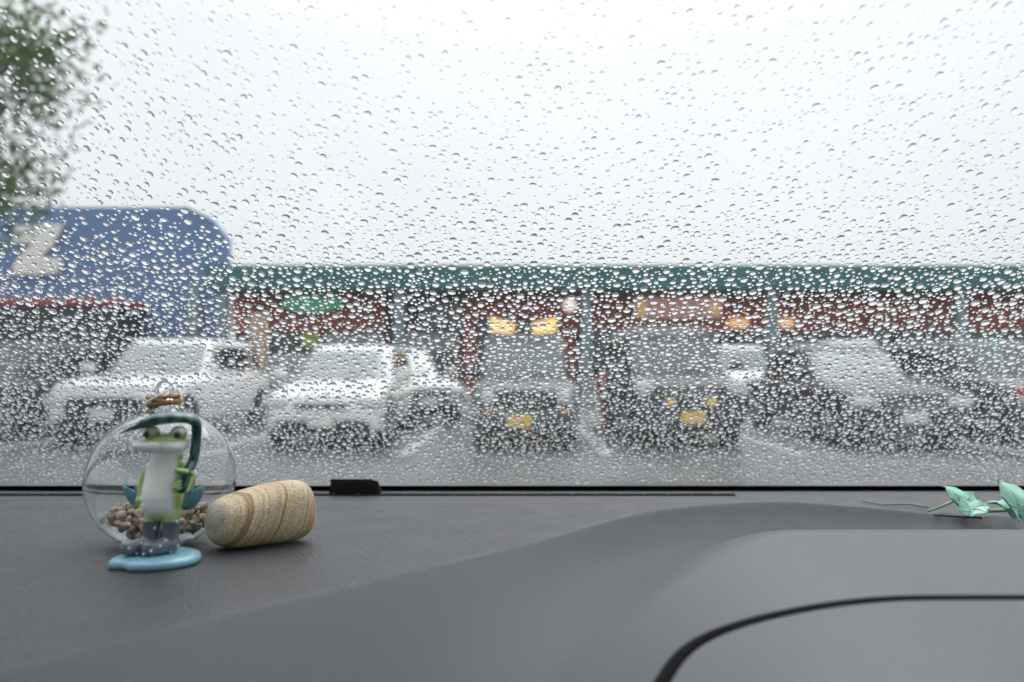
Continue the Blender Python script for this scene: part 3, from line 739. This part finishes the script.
for i, (v, f) in enumerate(protos_lo + protos[:3]):
    me = bpy.data.meshes.new('raindrop'); me.from_pydata(v.tolist(), [], f); me.materials.append(M['water']); me.shade_smooth(); pm_.append(me)
B3 = Matrix((Vector((-1, 0, 0)), along, nrm)).transposed()   # columns u, along, normal
rr_ = random.Random(9)
for i, (u, v, r) in enumerate(drops[:300]):
    o = bpy.data.objects.new('raindrop', pm_[i % len(pm_)]); C.objects.link(o)
    loc = ws.location + gp(u, v, TH + .0001)
    o.matrix_world = Matrix.Translation(loc) @ B3.to_4x4() @ Matrix.Diagonal((r * rr_.uniform(.88, 1.1), r * rr_.uniform(.84, 1.02) * (1 + .25 * smoothstep(.32, .05, v)), r, 1))
    tag(o, 'clear round raindrop clinging to the outside of the windscreen, one of the bigger ones', 'raindrop', 'bigger raindrops on the windscreen')
VV = []; FF = []; off = 0; Bn = np.array(B3)
for (u, v, r) in drops[300:]:
    pv, pf = rr_.choice(protos_lo if rr_.random() < smoothstep(.27, .35, v) * .9 else protos_hi if rr_.random() < .15 + .85 * smoothstep(.37, .27, v) else (protos if r > .00095 else small))
    sc = np.array([r * rr_.uniform(.85, 1.1), r * rr_.uniform(.86, 1.1) * (1 + .28 * smoothstep(.32, .05, v)), r * rr_.uniform(.9, 1.15)])
    a = rr_.uniform(-.25, .25); ca, sa = math.cos(a), math.sin(a)
    q = pv * sc; q = np.stack([q[:, 0] * ca - q[:, 1] * sa, q[:, 0] * sa + q[:, 1] * ca, q[:, 2]], 1)
    q = q @ Bn.T + np.array(gp(u, v, TH + .0001)); VV.append(q); FF += [tuple(i + off for i in f) for f in pf]; off += len(pv)
me = bpy.data.meshes.new('raindrops'); me.from_pydata(np.concatenate(VV).tolist(), [], FF); me.materials.append(M['water']); me.shade_smooth()
o = bpy.data.objects.new('rain_droplets', me); C.objects.link(o); o.location = ws.location
tag(o, 'thousands of smaller raindrops scattered over the windscreen', 'raindrops', kind='stuff')
print('drops', len(drops))

# ---------------------------------------------------------------- frog figurine
FD = .333
fb = Vector(((160 - 512) / 700 * FD, FD, EYE + dashz(FD)))
tilt = math.atan(.06)
frog = empty('frog_figurine', fb, 'small standing frog figurine in grey boots under a dark leaf, on a pale blue base', 'figurine')
frog.rotation_euler = (-tilt, 0, 0)
s = FD / 700
def fp(xp, yp, d=0): return Vector(((xp - 160) * s, d, (552 - yp) * s + .0042))   # photo px offsets -> local metres
M['frog'] = attr_mat('frog_paint', rough=.34, spec=.5, coat=.3)
b = MB()
def cap(p, q, r0, r1, k=8):
    for i in range(k + 1):
        t = i / k; b.blob(p.lerp(q, t), ((r0 + (r1 - r0) * t),) * 3, 1, 16, 10)
# trunk: profile of (y px, half width px, centre x px)
for yp, hwp, cxp, dp in ((521, 13, 164, 9), (512, 17, 164, 12), (503, 19.5, 163, 14.5), (493, 20, 163, 15.5), (482, 18.5, 163.5, 14), (472, 16.5, 164, 12), (463, 15.5, 165, 11), (456, 16, 166, 11.5)):
    pass
tk = [(452, 15, 166.5, 11), (458, 15.3, 166, 11.2), (466, 15.8, 164.6, 11.6), (474, 17, 163.8, 12.6), (482, 18.6, 163.4, 14), (490, 19.8, 163, 15.2), (497, 20.3, 163, 15.6), (504, 19.6, 163.2, 14.8), (511, 17.5, 163.8, 12.6), (517, 14, 164, 9.5), (521, 8, 164, 6)]
b.sweep([fp(c_, y_) for y_, h_, c_, d_ in tk], [(h_ * s, d_ * s) for y_, h_, c_, d_ in tk], n=32, up=(0, 1, 0))
# head: wide flat wedge with the mouth pointing to the side and forward
hd = fp(165, 445)
b.blob(fp(166, 444, -.0012), (21 * s, 17 * s, 10.5 * s), .9, 28, 16)
b.blob(fp(155, 446, -.0045), (15.5 * s, 15 * s, 6.5 * s), .85, 28, 16)
b.blob(fp(148, 446, -.006), (10 * s, 11 * s, 4.8 * s), .9, 24, 14)
b.blob(fp(173, 447, -.002), (13 * s, 15 * s, 7 * s), .9, 24, 14)
for ex_p, dd in ((153.5, -.0035), (180, -.0035)): b.blob(fp(ex_p, 434, dd), (8 * s, 8 * s, 7.6 * s), 1, 20, 12)
# legs
cap(fp(156, 512), fp(154.5, 528, -.001), 9.5 * s, 6.5 * s); cap(fp(172.5, 512), fp(174.5, 528, -.001), 9.5 * s, 6.5 * s)
# arms: one hanging, one bent holding the stalk
cap(fp(149, 468), fp(143.5, 482, -.001), 4.8 * s, 4 * s); cap(fp(143.5, 482, -.001), fp(144, 497, -.003), 4 * s, 3.2 * s); b.blob(fp(145, 500, -.004), (4.5 * s, 3.5 * s, 4 * s))
for k_ in (-1, 0, 1): cap(fp(145 + k_ * 2.6, 501, -.004), fp(146 + k_ * 3.4, 506, -.005), 1.6 * s, 1.2 * s, 4)
cap(fp(182, 466), fp(193.5, 477, -.001), 4.6 * s, 4.2 * s); cap(fp(193.5, 477, -.001), fp(191, 490, -.005), 4.2 * s, 3.6 * s, 6); cap(fp(191, 489, -.004), fp(184, 486, -.0085), 3.4 * s, 2.8 * s, 5)
for k_ in (-1, 0, 1): cap(fp(185, 485 + k_ * 3.4, -.0085), fp(190.5, 483.5 + k_ * 3.6, -.0098), 1.7 * s, 1.3 * s, 4)
cap(fp(192.5, 473, -.003), fp(184.5, 470, -.0075), 3.6 * s, 3.0 * s, 5)
fro = b.build('body', M['frog'], frog)
remesh(fro, .00042, 5, .5)
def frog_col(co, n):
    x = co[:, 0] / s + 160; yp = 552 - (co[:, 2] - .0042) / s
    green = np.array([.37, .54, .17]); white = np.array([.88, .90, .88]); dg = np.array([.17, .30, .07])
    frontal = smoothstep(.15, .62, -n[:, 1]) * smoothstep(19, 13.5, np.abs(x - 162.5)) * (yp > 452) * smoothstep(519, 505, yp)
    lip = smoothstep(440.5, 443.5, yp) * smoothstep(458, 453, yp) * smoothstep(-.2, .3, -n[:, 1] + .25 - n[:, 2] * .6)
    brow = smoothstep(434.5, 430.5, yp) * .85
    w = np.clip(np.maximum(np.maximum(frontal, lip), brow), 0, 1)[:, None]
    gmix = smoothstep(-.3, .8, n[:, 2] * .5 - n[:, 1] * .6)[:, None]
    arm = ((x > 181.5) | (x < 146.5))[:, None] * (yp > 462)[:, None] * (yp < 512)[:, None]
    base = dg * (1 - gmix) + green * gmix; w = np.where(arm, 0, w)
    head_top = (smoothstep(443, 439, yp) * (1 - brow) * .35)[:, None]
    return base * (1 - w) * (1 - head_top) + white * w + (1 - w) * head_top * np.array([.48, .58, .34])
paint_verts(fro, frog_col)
M['eye'] = mat('eye_gloss', (.012, .008, .006), .08, coat=1); M['eye_rim'] = mat('eye_rim', (.13, .07, .03), .3)
for ex_p, dd, xo in ((151.5, -.0066, -1), (181.5, -.0064, 1)):
    c = fp(ex_p, 435.2, dd); e_ = MB().blob(c, (3.7 * s, 2.6 * s, 3.5 * s), 1, 20, 12).build('eye', M['eye_rim'], frog)
    MB().blob(c + Vector((0, -.0004, 0)), (2.7 * s, 2.6 * s, 2.8 * s), 1, 16, 10).build('pupil', M['eye'], e_)
# mouth line
mp = [fp(138.8, 445.5, -.0055), fp(142, 446.2, -.0105), fp(150, 446.8, -.0119), fp(158, 446.8, -.0117), fp(166, 446.8, -.0104), fp(175, 446, -.0090), fp(184, 444.2, -.0058)]
M['mouth'] = mat('mouth_line', (.10, .11, .10), .6)
# boots
M['boot'] = mat('boot_paint', (.105, .125, .15), .28, coat=.5); M['dot'] = mat('white_dot', (.7, .72, .72), .4)
for (sx_, tx_, sh) in ((155, 141, 0), (174.5, 162, 0)):
    b = MB()
    yy0 = 528
    for i in range(9):
        t = i / 8; b.blob(fp(sx_ - .6 * t, 523 + 20 * t, -.001), ((8.2 - .6 * math.sin(t * 3)) * s, (8.2 - .4 * math.sin(t * 3)) * s, 4 * s), .85, 18, 10)
    b.cyl(fp(sx_, 526, -.001), fp(sx_, 519.5, -.001), 8.3 * s, 8.9 * s)
    for i in range(7):
        t = i / 6; b.blob(fp(sx_ + (tx_ - sx_) * t, 543 + 1.2 * t, -.001 - .0075 * t), ((8.4 - 1.2 * t) * s, (8 - .8 * t) * s, (8.2 - 1.4 * t) * s), .85, 18, 10)
    bo_ = b.build('boot', M['boot'], frog); remesh(bo_, .0004, 3, .5)
    # raised white spots on the surface
    me_ = bo_.data; rd = random.Random(int(sx_)); dots = MB(); done = []
    for _ in range(900):
        vtx = me_.vertices[rd.randrange(len(me_.vertices))]
        if vtx.normal.y > -.1 and vtx.normal.z < .5: continue
        if any((vtx.co - q).length < .0033 for q in done): continue
        done.append(vtx.co.copy())
        if len(done) > 11: break
        dots.blob(vtx.co, (.00062,) * 3, 1, 10, 6)
    dots.build('spot', M['dot'], bo_)
# blue base, a two-lobed puddle
M['pool'] = mat('pale_blue_resin', (.20, .42, .52), .3, coat=.3)
k = MB(); n = 72; rings = []
def pud(a):
    r = 1 + .05 * math.cos(3 * a + 1) - .17 * math.exp(-((a - R(242)) / .26) ** 2) - .06 * math.exp(-((a - R(75)) / .4) ** 2)
    return r
for (q, z) in ((.0, .0045), (.6, .0045), (.88, .0043), (.96, .0037), (1, .0026), (1, .0012), (.96, .0003), (.9, .0)):
    rings.append([(.0190 * q * pud(2 * math.pi * i / n) * math.cos(2 * math.pi * i / n) + .0018, -.0022 + .0205 * q * pud(2 * math.pi * i / n) * math.sin(2 * math.pi * i / n), z) for i in range(n + 1)])
k.grid(rings); k.build('base', M['pool'], frog)
# leaf umbrella with stalk
M['leafu'] = attr_mat('leaf_umbrella_paint', rough=.28, spec=.5, coat=.5)
path = [(128, 434.5, -.010), (136, 430.5, -.010), (146, 427, -.009), (153, 423, -.008), (162, 420.3, -.006), (172, 418.8, -.004), (181, 418.6, -.002), (188.5, 420.3, .0), (192.6, 425, .001), (193, 434, .0015), (192.5, 448, .0015), (191.5, 462, .0005), (190.0, 474, -.004), (188.5, 487, -.0062), (187, 491, -.0062)]
rad = [(.4, .5), (1.4, 3), (3.2, 8), (4.8, 12), (5.6, 15), (5.8, 16), (5.6, 14), (5.4, 10), (5.0, 6), (4.8, 4.4), (4.8, 4), (4.8, 4), (4.8, 4), (4.8, 4), (3.0, 3)]
T = np.linspace(0, 1, 60)
pa = np.stack([catmull([p[i] for p in path], T) for i in range(3)], 1); ra = np.stack([catmull([p[i] for p in rad], T) for i in range(2)], 1)
k = MB().sweep([fp(a, b_, d) for a, b_, d in pa], [(max(.3, a) * s, max(.3, b_) * s) for a, b_ in ra], n=20, up=(0, 1, 0))
lu = k.build('leaf_umbrella', M['leafu'], frog)
def leafcol(co, n):
    yp = 552 - (co[:, 2] - .0042) / s; xp = co[:, 0] / s + 160
    w = (smoothstep(430, 418, yp) * smoothstep(138, 160, xp) * (.5 + .5 * np.sin(xp * .35 + co[:, 1] * 700)))[:, None]
    return np.array([.006, .050, .050]) * (1 - w * .75) + np.array([.16, .27, .25]) * w * .75
paint_verts(lu, leafcol)

# ---------------------------------------------------------------- glass globe
GD = .384
gc = Vector(((165 - 512) / 700 * GD, GD, EYE + dashz(GD))); gr = .0375
globe = empty('glass_globe', gc, 'round clear glass terrarium globe with a twine wrapped neck', 'terrarium')
def glass_mat(name, col=(1, 1, 1), ior=1.45):
    m = bpy.data.materials.new(name); m.use_nodes = True; t = m.node_tree; t.nodes.clear()
    g_ = t.nodes.new('ShaderNodeBsdfGlass'); g_.inputs['IOR'].default_value = ior; g_.inputs['Roughness'].default_value = 0; g_.inputs[0].default_value = rgba(col)
    o = t.nodes.new('ShaderNodeOutputMaterial'); t.links.new(g_.outputs[0], o.inputs[0]); return m
M['clear'] = glass_mat('clear_glass', (.97, .98, .98))
flat = .0155; cz = math.sqrt(gr ** 2 - flat ** 2)
prof = [(0, .0)] + [(flat * .8, 0), (flat, .0006)]
a0 = -math.acos(flat / gr)
for i in range(1, 44):
    a = a0 + (R(76) - a0) * i / 43; prof.append((gr * math.cos(a), cz + gr * math.sin(a)))
tz = cz + gr
prof += [(.0078, tz + .0004), (.0068, tz + .0022), (.0064, tz + .0048), (.0060, tz + .0066), (.0035, tz + .0080), (0, tz + .0084)]
th_ = .0005
inner = [(0, th_), (flat * .78, th_), (flat - th_ * .4, th_ * 1.2)]
for i in range(1, 44):
    a = a0 + (R(76) - a0) * i / 43; inner.append(((gr - th_) * math.cos(a), cz + (gr - th_) * math.sin(a)))
inner += [(.0062, tz - .0002), (.0052, tz + .0022), (.0048, tz + .0046), (.0030, tz + .0062), (0, tz + .0066)]
def full(pr): return [(max(r, 1e-5), z) for r, z in pr]
v = []; k = MB().lathe(full(prof), 72); nf = len(k.f)
k2 = MB().lathe(full(inner), 72); k2.f = [tuple(reversed(q)) for q in k2.f]; k.add(k2.v, k2.f)
k.build('globe', M['clear'], globe, fixn=False)
# neck loop (glass ring) and twine
k = MB(); pts_ = [(0.0042 * math.cos(a), 0, tz + .0105 + .0046 * math.sin(a)) for a in np.linspace(0, 2 * math.pi, 33)]
k.sweep(pts_, [.0011] * 33, n=10, up=(0, 1, 0), cap=False).build('hanging_loop', M['clear'], globe)
M['twine'] = mat('jute_twine', (.33, .20, .10), .9, var=.3, vscale=700, bump=.6, bscale=1500, bdist=.0003)
k = MB()
for j, (zz0, r0, tl) in enumerate(((tz + .0036, .0078, .0012), (tz + .0054, .0079, -.0014), (tz + .0066, .0070, .0008))):
    c = [((r0 + .0003 * math.sin(9 * a)) * math.cos(a), (r0) * math.sin(a), zz0 + tl * math.cos(a) + .0002 * math.sin(14 * a)) for a in np.linspace(0, 2 * math.pi, 60)]
    k.sweep(c, [.0011 + .00015 * math.sin(i * 2.2) for i in range(60)], n=8, up=(0, 0, 1), cap=False)
k.build('twine', M['twine'], globe)
M['clearcord'] = mat('white_cord', (.7, .7, .68), .5)
c = [(-.0115, -.006, tz - .004), (-.0085, -.0085, tz + .001), (-.003, -.0095, tz + .0055), (.003, -.006, tz + .0095), (.0045, 0, tz + .0125)]
MB().sweep(c, [.0006] * 5, n=8, up=(0, 1, 0)).build('cord', M['clearcord'], globe)

# pebbles and shells within
cols = [(.50, .40, .30), (.36, .25, .18), (.60, .50, .40), (.22, .15, .11), (.52, .34, .26), (.42, .36, .30)]
pe_mats = [mat('pebble_tone', c, .6, var=.3, vscale=350, bump=.3, bscale=900, bdist=.0004) for c in cols]
pro = []
rp = random.Random(4)
for i in range(9):
    k = MB(); k.blob((0, 0, 0), (.0026 * rp.uniform(.8, 1.3), .0022, .0019 * rp.uniform(.8, 1.2)), rp.uniform(.8, 1.15), 14, 9)
    if i % 3 == 2:      # a small turban shell: coil of tapering rings
        k = MB(); pts_ = []; rads = []
        for j in range(46):
            a = j * .42; q = 1 - j / 46; pts_.append((.0019 * q * math.cos(a), .0019 * q * math.sin(a), .0052 * (1 - q) - .0018)); rads.append(.00125 * q + .00015)
        k.sweep(pts_, rads, n=8, up=(0, 0, 1))
    jit = [(x * (1 + rp.uniform(-.05, .05)), y * (1 + rp.uniform(-.05, .05)), z * (1 + rp.uniform(-.05, .05))) for x, y, z in k.v]; k.v = jit
    me = k.build('x', pe_mats[i % 6]); pro.append(me.data); bpy.data.objects.remove(me)
placed = []; lab_of = {0: 'smooth pebble lying in the heap inside the glass globe', 1: 'tiny spiral shell lying in the heap inside the glass globe'}
tries = 0
while len(placed) < 150 and tries < 30000:
    tries += 1
    a = rp.uniform(0, 6.283); rr = .0275 * math.sqrt(rp.random()); lay = rp.choice((0, 1, 2, 3, 3, 4))
    x, y = rr * math.cos(a), rr * math.sin(a)
    z = .0036 + lay * .0034 + (.0012 if x < 0 else -.001)
    if lay and rr > .0275 - lay * .0008: pass
    if math.sqrt(x * x + y * y + (z - cz) ** 2) > gr - th_ - .0034: continue
    if any((Vector((x, y, z)) - q).length < .0037 for q in placed): continue
    placed.append(Vector((x, y, z)))
    i = rp.randrange(9); sh = i % 3 == 2
    o = bpy.data.objects.new('shell' if sh else 'pebble', pro[i]); C.objects.link(o)
    o.location = gc + Vector((x, y, z)); o.rotation_euler = (rp.uniform(0, 6), rp.uniform(0, 6), rp.uniform(0, 6)); q = rp.uniform(.8, 1.12); o.scale = (q, q, q)
    tag(o, lab_of[1 if sh else 0], 'shell' if sh else 'pebble', 'tiny shells in the glass globe' if sh else 'pebbles in the glass globe')
# air plant with blue leaves
M['succ'] = mat('blue_green_leaf', (.10, .34, .42), .35, var=.25, vscale=120)
sc = empty('succulent', gc + Vector((.0, -.002, .0175)), 'spiky blue green artificial succulent inside the glass globe', 'plant')
for i, (a, el, ln_) in enumerate(((180, 32, .024), (165, 55, .022), (140, 40, .02), (205, 48, .018), (0, 28, .027), (15, 45, .024), (340, 34, .026), (60, 40, .02), (100, 50, .02), (300, 55, .016), (245, 60, .016))):
    d = Vector((math.cos(R(a)) * math.cos(R(el)), math.sin(R(a)) * math.cos(R(el)), math.sin(R(el))))
    pts_ = [d * ln_ * t + Vector((0, 0, -.004 * math.sin(t * 2.4))) + Vector((0, 0, .003 * t * t)) for t in np.linspace(0, 1, 10)]
    MB().sweep(pts_, [(.0058 * math.sin(math.pi * (.15 + .85 * t)) ** .8 + .0002, .0009) for t in np.linspace(0, .995, 10)], n=10, up=(0, 1, .35)).build('leaf', M['succ'], sc)

# ---------------------------------------------------------------- banded stone
def stone_mat():
    m = mat('banded_sandstone', (.5, .4, .25), .7, spec=.3); t = m.node_tree; b = t.nodes['Principled BSDF']
    co = t.nodes.new('ShaderNodeTexCoord')
    n1 = t.nodes.new('ShaderNodeTexNoise'); n1.inputs['Scale'].default_value = 38; n1.inputs['Detail'].default_value = 3
    t.links.new(co.outputs['Object'], n1.inputs['Vector'])
    sx = t.nodes.new('ShaderNodeSeparateXYZ'); t.links.new(co.outputs['Object'], sx.inputs[0])
    sq = t.nodes.new('ShaderNodeMath'); sq.operation = 'MULTIPLY_ADD'; sq.inputs[1].default_value = -.40      # bands lean with height
    t.links.new(sx.outputs['Z'], sq.inputs[0]); t.links.new(sx.outputs['X'], sq.inputs[2])
    yy = t.nodes.new('ShaderNodeMath'); yy.operation = 'MULTIPLY_ADD'; yy.inputs[1].default_value = .25
    t.links.new(sx.outputs['Y'], yy.inputs[0]); t.links.new(sq.outputs[0], yy.inputs[2])
    ad = t.nodes.new('ShaderNodeMath'); ad.operation = 'MULTIPLY_ADD'; ad.inputs[1].default_value = .007
    t.links.new(n1.outputs[0], ad.inputs[0]); t.links.new(yy.outputs[0], ad.inputs[2])
    cx = t.nodes.new('ShaderNodeCombineXYZ'); t.links.new(ad.outputs[0], cx.inputs[0])
    n2 = t.nodes.new('ShaderNodeTexNoise'); n2.noise_dimensions = '3D'; n2.inputs['Scale'].default_value = 420; n2.inputs['Detail'].default_value = 2; n2.inputs['Roughness'].default_value = .65
    t.links.new(cx.outputs[0], n2.inputs['Vector'])
    n3 = t.nodes.new('ShaderNodeTexNoise'); n3.inputs['Scale'].default_value = 110; n3.inputs['Detail'].default_value = 1
    t.links.new(cx.outputs[0], n3.inputs['Vector'])
    av = t.nodes.new('ShaderNodeMath'); av.operation = 'MULTIPLY_ADD'; av.inputs[1].default_value = .42
    t.links.new(n3.outputs[0], av.inputs[0]); 
    h = t.nodes.new('ShaderNodeMath'); h.operation = 'MULTIPLY'; h.inputs[1].default_value = .58; t.links.new(n2.outputs[0], h.inputs[0]); t.links.new(h.outputs[0], av.inputs[2])
    cr = t.nodes.new('ShaderNodeValToRGB'); t.links.new(av.outputs[0], cr.inputs[0])
    e = cr.color_ramp.elements; e[0].position = .36; e[0].color = (.26, .18, .11, 1); e[1].position = .66; e[1].color = (.66, .56, .41, 1)
    for p, c in ((.44, (.33, .22, .12, 1)), (.475, (.53, .42, .27, 1)), (.53, (.62, .51, .35, 1))):
        q = e.new(p); q.color = c
    n4 = t.nodes.new('ShaderNodeTexNoise'); n4.inputs['Scale'].default_value = 900; n4.inputs['Detail'].default_value = 2
    t.links.new(co.outputs['Object'], n4.inputs['Vector'])
    mr = t.nodes.new('ShaderNodeMapRange'); mr.inputs[1].default_value = .3; mr.inputs[2].default_value = .7; mr.inputs[3].default_value = .70; mr.inputs[4].default_value = 1.28
    t.links.new(n4.outputs[0], mr.inputs[0])
    vs = t.nodes.new('ShaderNodeVectorMath'); vs.operation = 'SCALE'; gm = t.nodes.new('ShaderNodeMapRange'); gm.inputs[1].default_value = -.0250; gm.inputs[2].default_value = -.0225; gm.inputs[3].default_value = .8; gm.inputs[4].default_value = 0
    t.links.new(ad.outputs[0], gm.inputs[0])
    gx_ = t.nodes.new('ShaderNodeMix'); gx_.data_type = 'RGBA'; gx_.inputs[7].default_value = (.42, .40, .34, 1)
    t.links.new(gm.outputs[0], gx_.inputs[0]); t.links.new(cr.outputs[0], gx_.inputs[6]); t.links.new(gx_.outputs[2], vs.inputs[0]); t.links.new(mr.outputs[0], vs.inputs['Scale'])
    t.links.new(vs.outputs[0], b.inputs['Base Color'])
    bp = t.nodes.new('ShaderNodeBump'); bp.inputs['Strength'].default_value = .8; bp.inputs['Distance'].default_value = .0006
    mm = t.nodes.new('ShaderNodeMath'); mm.operation = 'MULTIPLY_ADD'; mm.inputs[1].default_value = .5; t.links.new(n4.outputs[0], mm.inputs[0]); t.links.new(av.outputs[0], mm.inputs[2])
    t.links.new(mm.outputs[0], bp.inputs['Height']); t.links.new(bp.outputs[0], b.inputs['Normal'])
    return m
M['stone'] = stone_mat()
SL, SR = .028, .0152
def stone():
    n = 64; rows = []
    for j in range(41):
        u = -1 + 2 * j / 40; uu = math.sin(u * math.pi / 2)
        pe_ = 6 if uu > 0 else 4.2; r = (1 - abs(uu) ** pe_) ** (1 / 2.2) if abs(uu) < 1 else 0
        r *= (1 + .10 * uu)
        ring = []
        for i in range(n + 1):
            a = 2 * math.pi * i / n
            c, s_ = pw(math.cos(a), .86), pw(math.sin(a), .86)
            k_ = 1 + .035 * math.sin(3 * a + uu * 2) + .03 * math.sin(uu * 4 + a) + .02 * math.sin(2 * a - uu * 3)
            ring.append((SL * uu, SR * 1.12 * r * c * k_, SR * r * s_ * k_))
        rows.append(ring)
    return MB().grid(rows)
SD = .378
o = stone().build('banded_stone', M['stone']); o.location = (-.1345, SD, EYE + dashz(SD) + SR + .0004); o.rotation_euler = (-tilt, R(-4), R(41))
tag(o, 'smooth beige stone with brown bands lying on the dashboard', 'stone')

# ---------------------------------------------------------------- ivy on the dashboard
M['ivy'] = mat('mint_ivy_leaf', (.34, .66, .53), .42, var=.28, vscale=90, bump=.3, bscale=300, bdist=.0006)
M['ivy_pale'] = mat('pale_mint_vein', (.42, .62, .50), .5); M['stemm'] = mat('pale_green_stem', (.25, .42, .25), .5); M['drystem'] = mat('pale_dry_stem', (.28, .29, .27), .5)
def ivy_leaf(parent, loc, rot, size, fold=.25):
    lobes = [(90, .98), (62, .80), (42, .64), (18, .82), (-14, .62), (-48, .68), (-76, .38), (-90, .14), (-104, .38), (-132, .68), (-166, .62), (162, .82), (138, .64), (118, .80)]
    pts_ = []
    m_ = len(lobes)
    for i in range(m_):
        a, r = lobes[i]; b_, q = lobes[(i + 1) % m_]
        for t in (0, .33, .66):
            x = (1 - t) * r * math.cos(R(a)) + t * q * math.cos(R(b_)); y = (1 - t) * r * math.sin(R(a)) + t * q * math.sin(R(b_)); pts_.append((x * size, y * size))
    rot = Euler([R(a) for a in rot]).to_matrix()
    def zf(x, y): return fold * abs(x) - .6 * (y * y) / size * .5 + .10 * size * math.sin(6 * x / size + 4 * y / size)
    k = MB(); v = []; f = []; N = len(pts_); rings_ = (0.0001, .3, .55, .8, 1.0)
    for h in (0, .0005):
        o = len(v)
        for q in rings_:
            for x, y in pts_: v.append(rot @ Vector((x * q, y * q, zf(x * q, y * q) + h)))
        for r_ in range(4):
            for i in range(N): f.append((o + r_ * N + i, o + r_ * N + (i + 1) % N, o + (r_ + 1) * N + (i + 1) % N, o + (r_ + 1) * N + i))
    k.add(v, f); lf = k.build('leaf', M['ivy'], parent, fixn=False); lf.location = loc
    vn = MB()
    for a, r in ((90, .95), (18, .7), (162, .7), (-48, .5), (-132, .5)):
        p = []
        for t in np.linspace(0, 1, 8):
            x, y = t * r * size * math.cos(R(a)), t * r * size * math.sin(R(a)); p.append(rot @ Vector((x, y, zf(x, y) + .0007)))
        vn.sweep(p, [.0006 * (1 - .7 * t) for t in np.linspace(0, 1, 8)], n=6, up=(0, .1, 1))
    vn.build('vein', M['ivy_pale'], lf)
    return lf
def onpad(xp, yp, h=0):
    sl_ = (yp - 368) / 700; D = .0714 / (sl_ - .06); return Vector(((xp - 512) / 700 * D, D, EYE + dashz(D) + h))
iv = empty('ivy_sprig', onpad(990, 512), 'mint green artificial ivy sprig lying on the dashboard by the windscreen', 'ivy')
L0 = iv.location
def il(xp, yp, h=0): return onpad(xp, yp, h) - L0
ivy_leaf(iv, il(957, 513, .007), (58, -8, 25), .0165, .45)
ivy_leaf(iv, il(969, 516, .004), (32, 14, -75), .0125, .4)
ivy_leaf(iv, il(1003, 518, .005), (40, -10, 70), .013, .45)
ivy_leaf(iv, il(1014, 521, .009), (62, 0, 12), .0215, .45)
ivy_leaf(iv, il(1060, 510, .010), (40, 10, -40), .022, .3)
st = MB()
st.sweep([il(925, 513, .002), il(938, 511, .004), il(950, 510, .007), il(957, 511, .009)], [.0007, .0009, .0009, .0009], n=8, up=(0, .2, 1))
st.sweep([il(957, 511, .009), il(968, 514, .005), il(985, 514, .003), il(1003, 515, .004), il(1022, 515, .013), il(1045, 513, .006), il(1060, 510, .010)], [.0009, .0011, .0013, .0014, .0013, .0012, .0009], n=8, up=(0, .2, 1))
st.build('stem', M['stemm'], iv)
st = MB().sweep([il(860, 501, .001), il(880, 505.5, .0015), il(905, 505.5, .002), il(925, 509, .002)], [.0004, .0007, .0007, .0007], n=8, up=(0, .2, 1)); st.build('dry_stem', M['drystem'], iv)
k = MB().sweep([Vector((0, 0, 0)), onpad(978, 519.5, .001) - onpad(930, 515.5)], [.0005, .0008], n=6, up=(0, 0, 1)).build('dark_needle', M['blackplastic'])
k.location = onpad(930, 515.5, .001); tag(k, 'thin dark needle lying on the dashboard before the ivy leaves', 'needle')
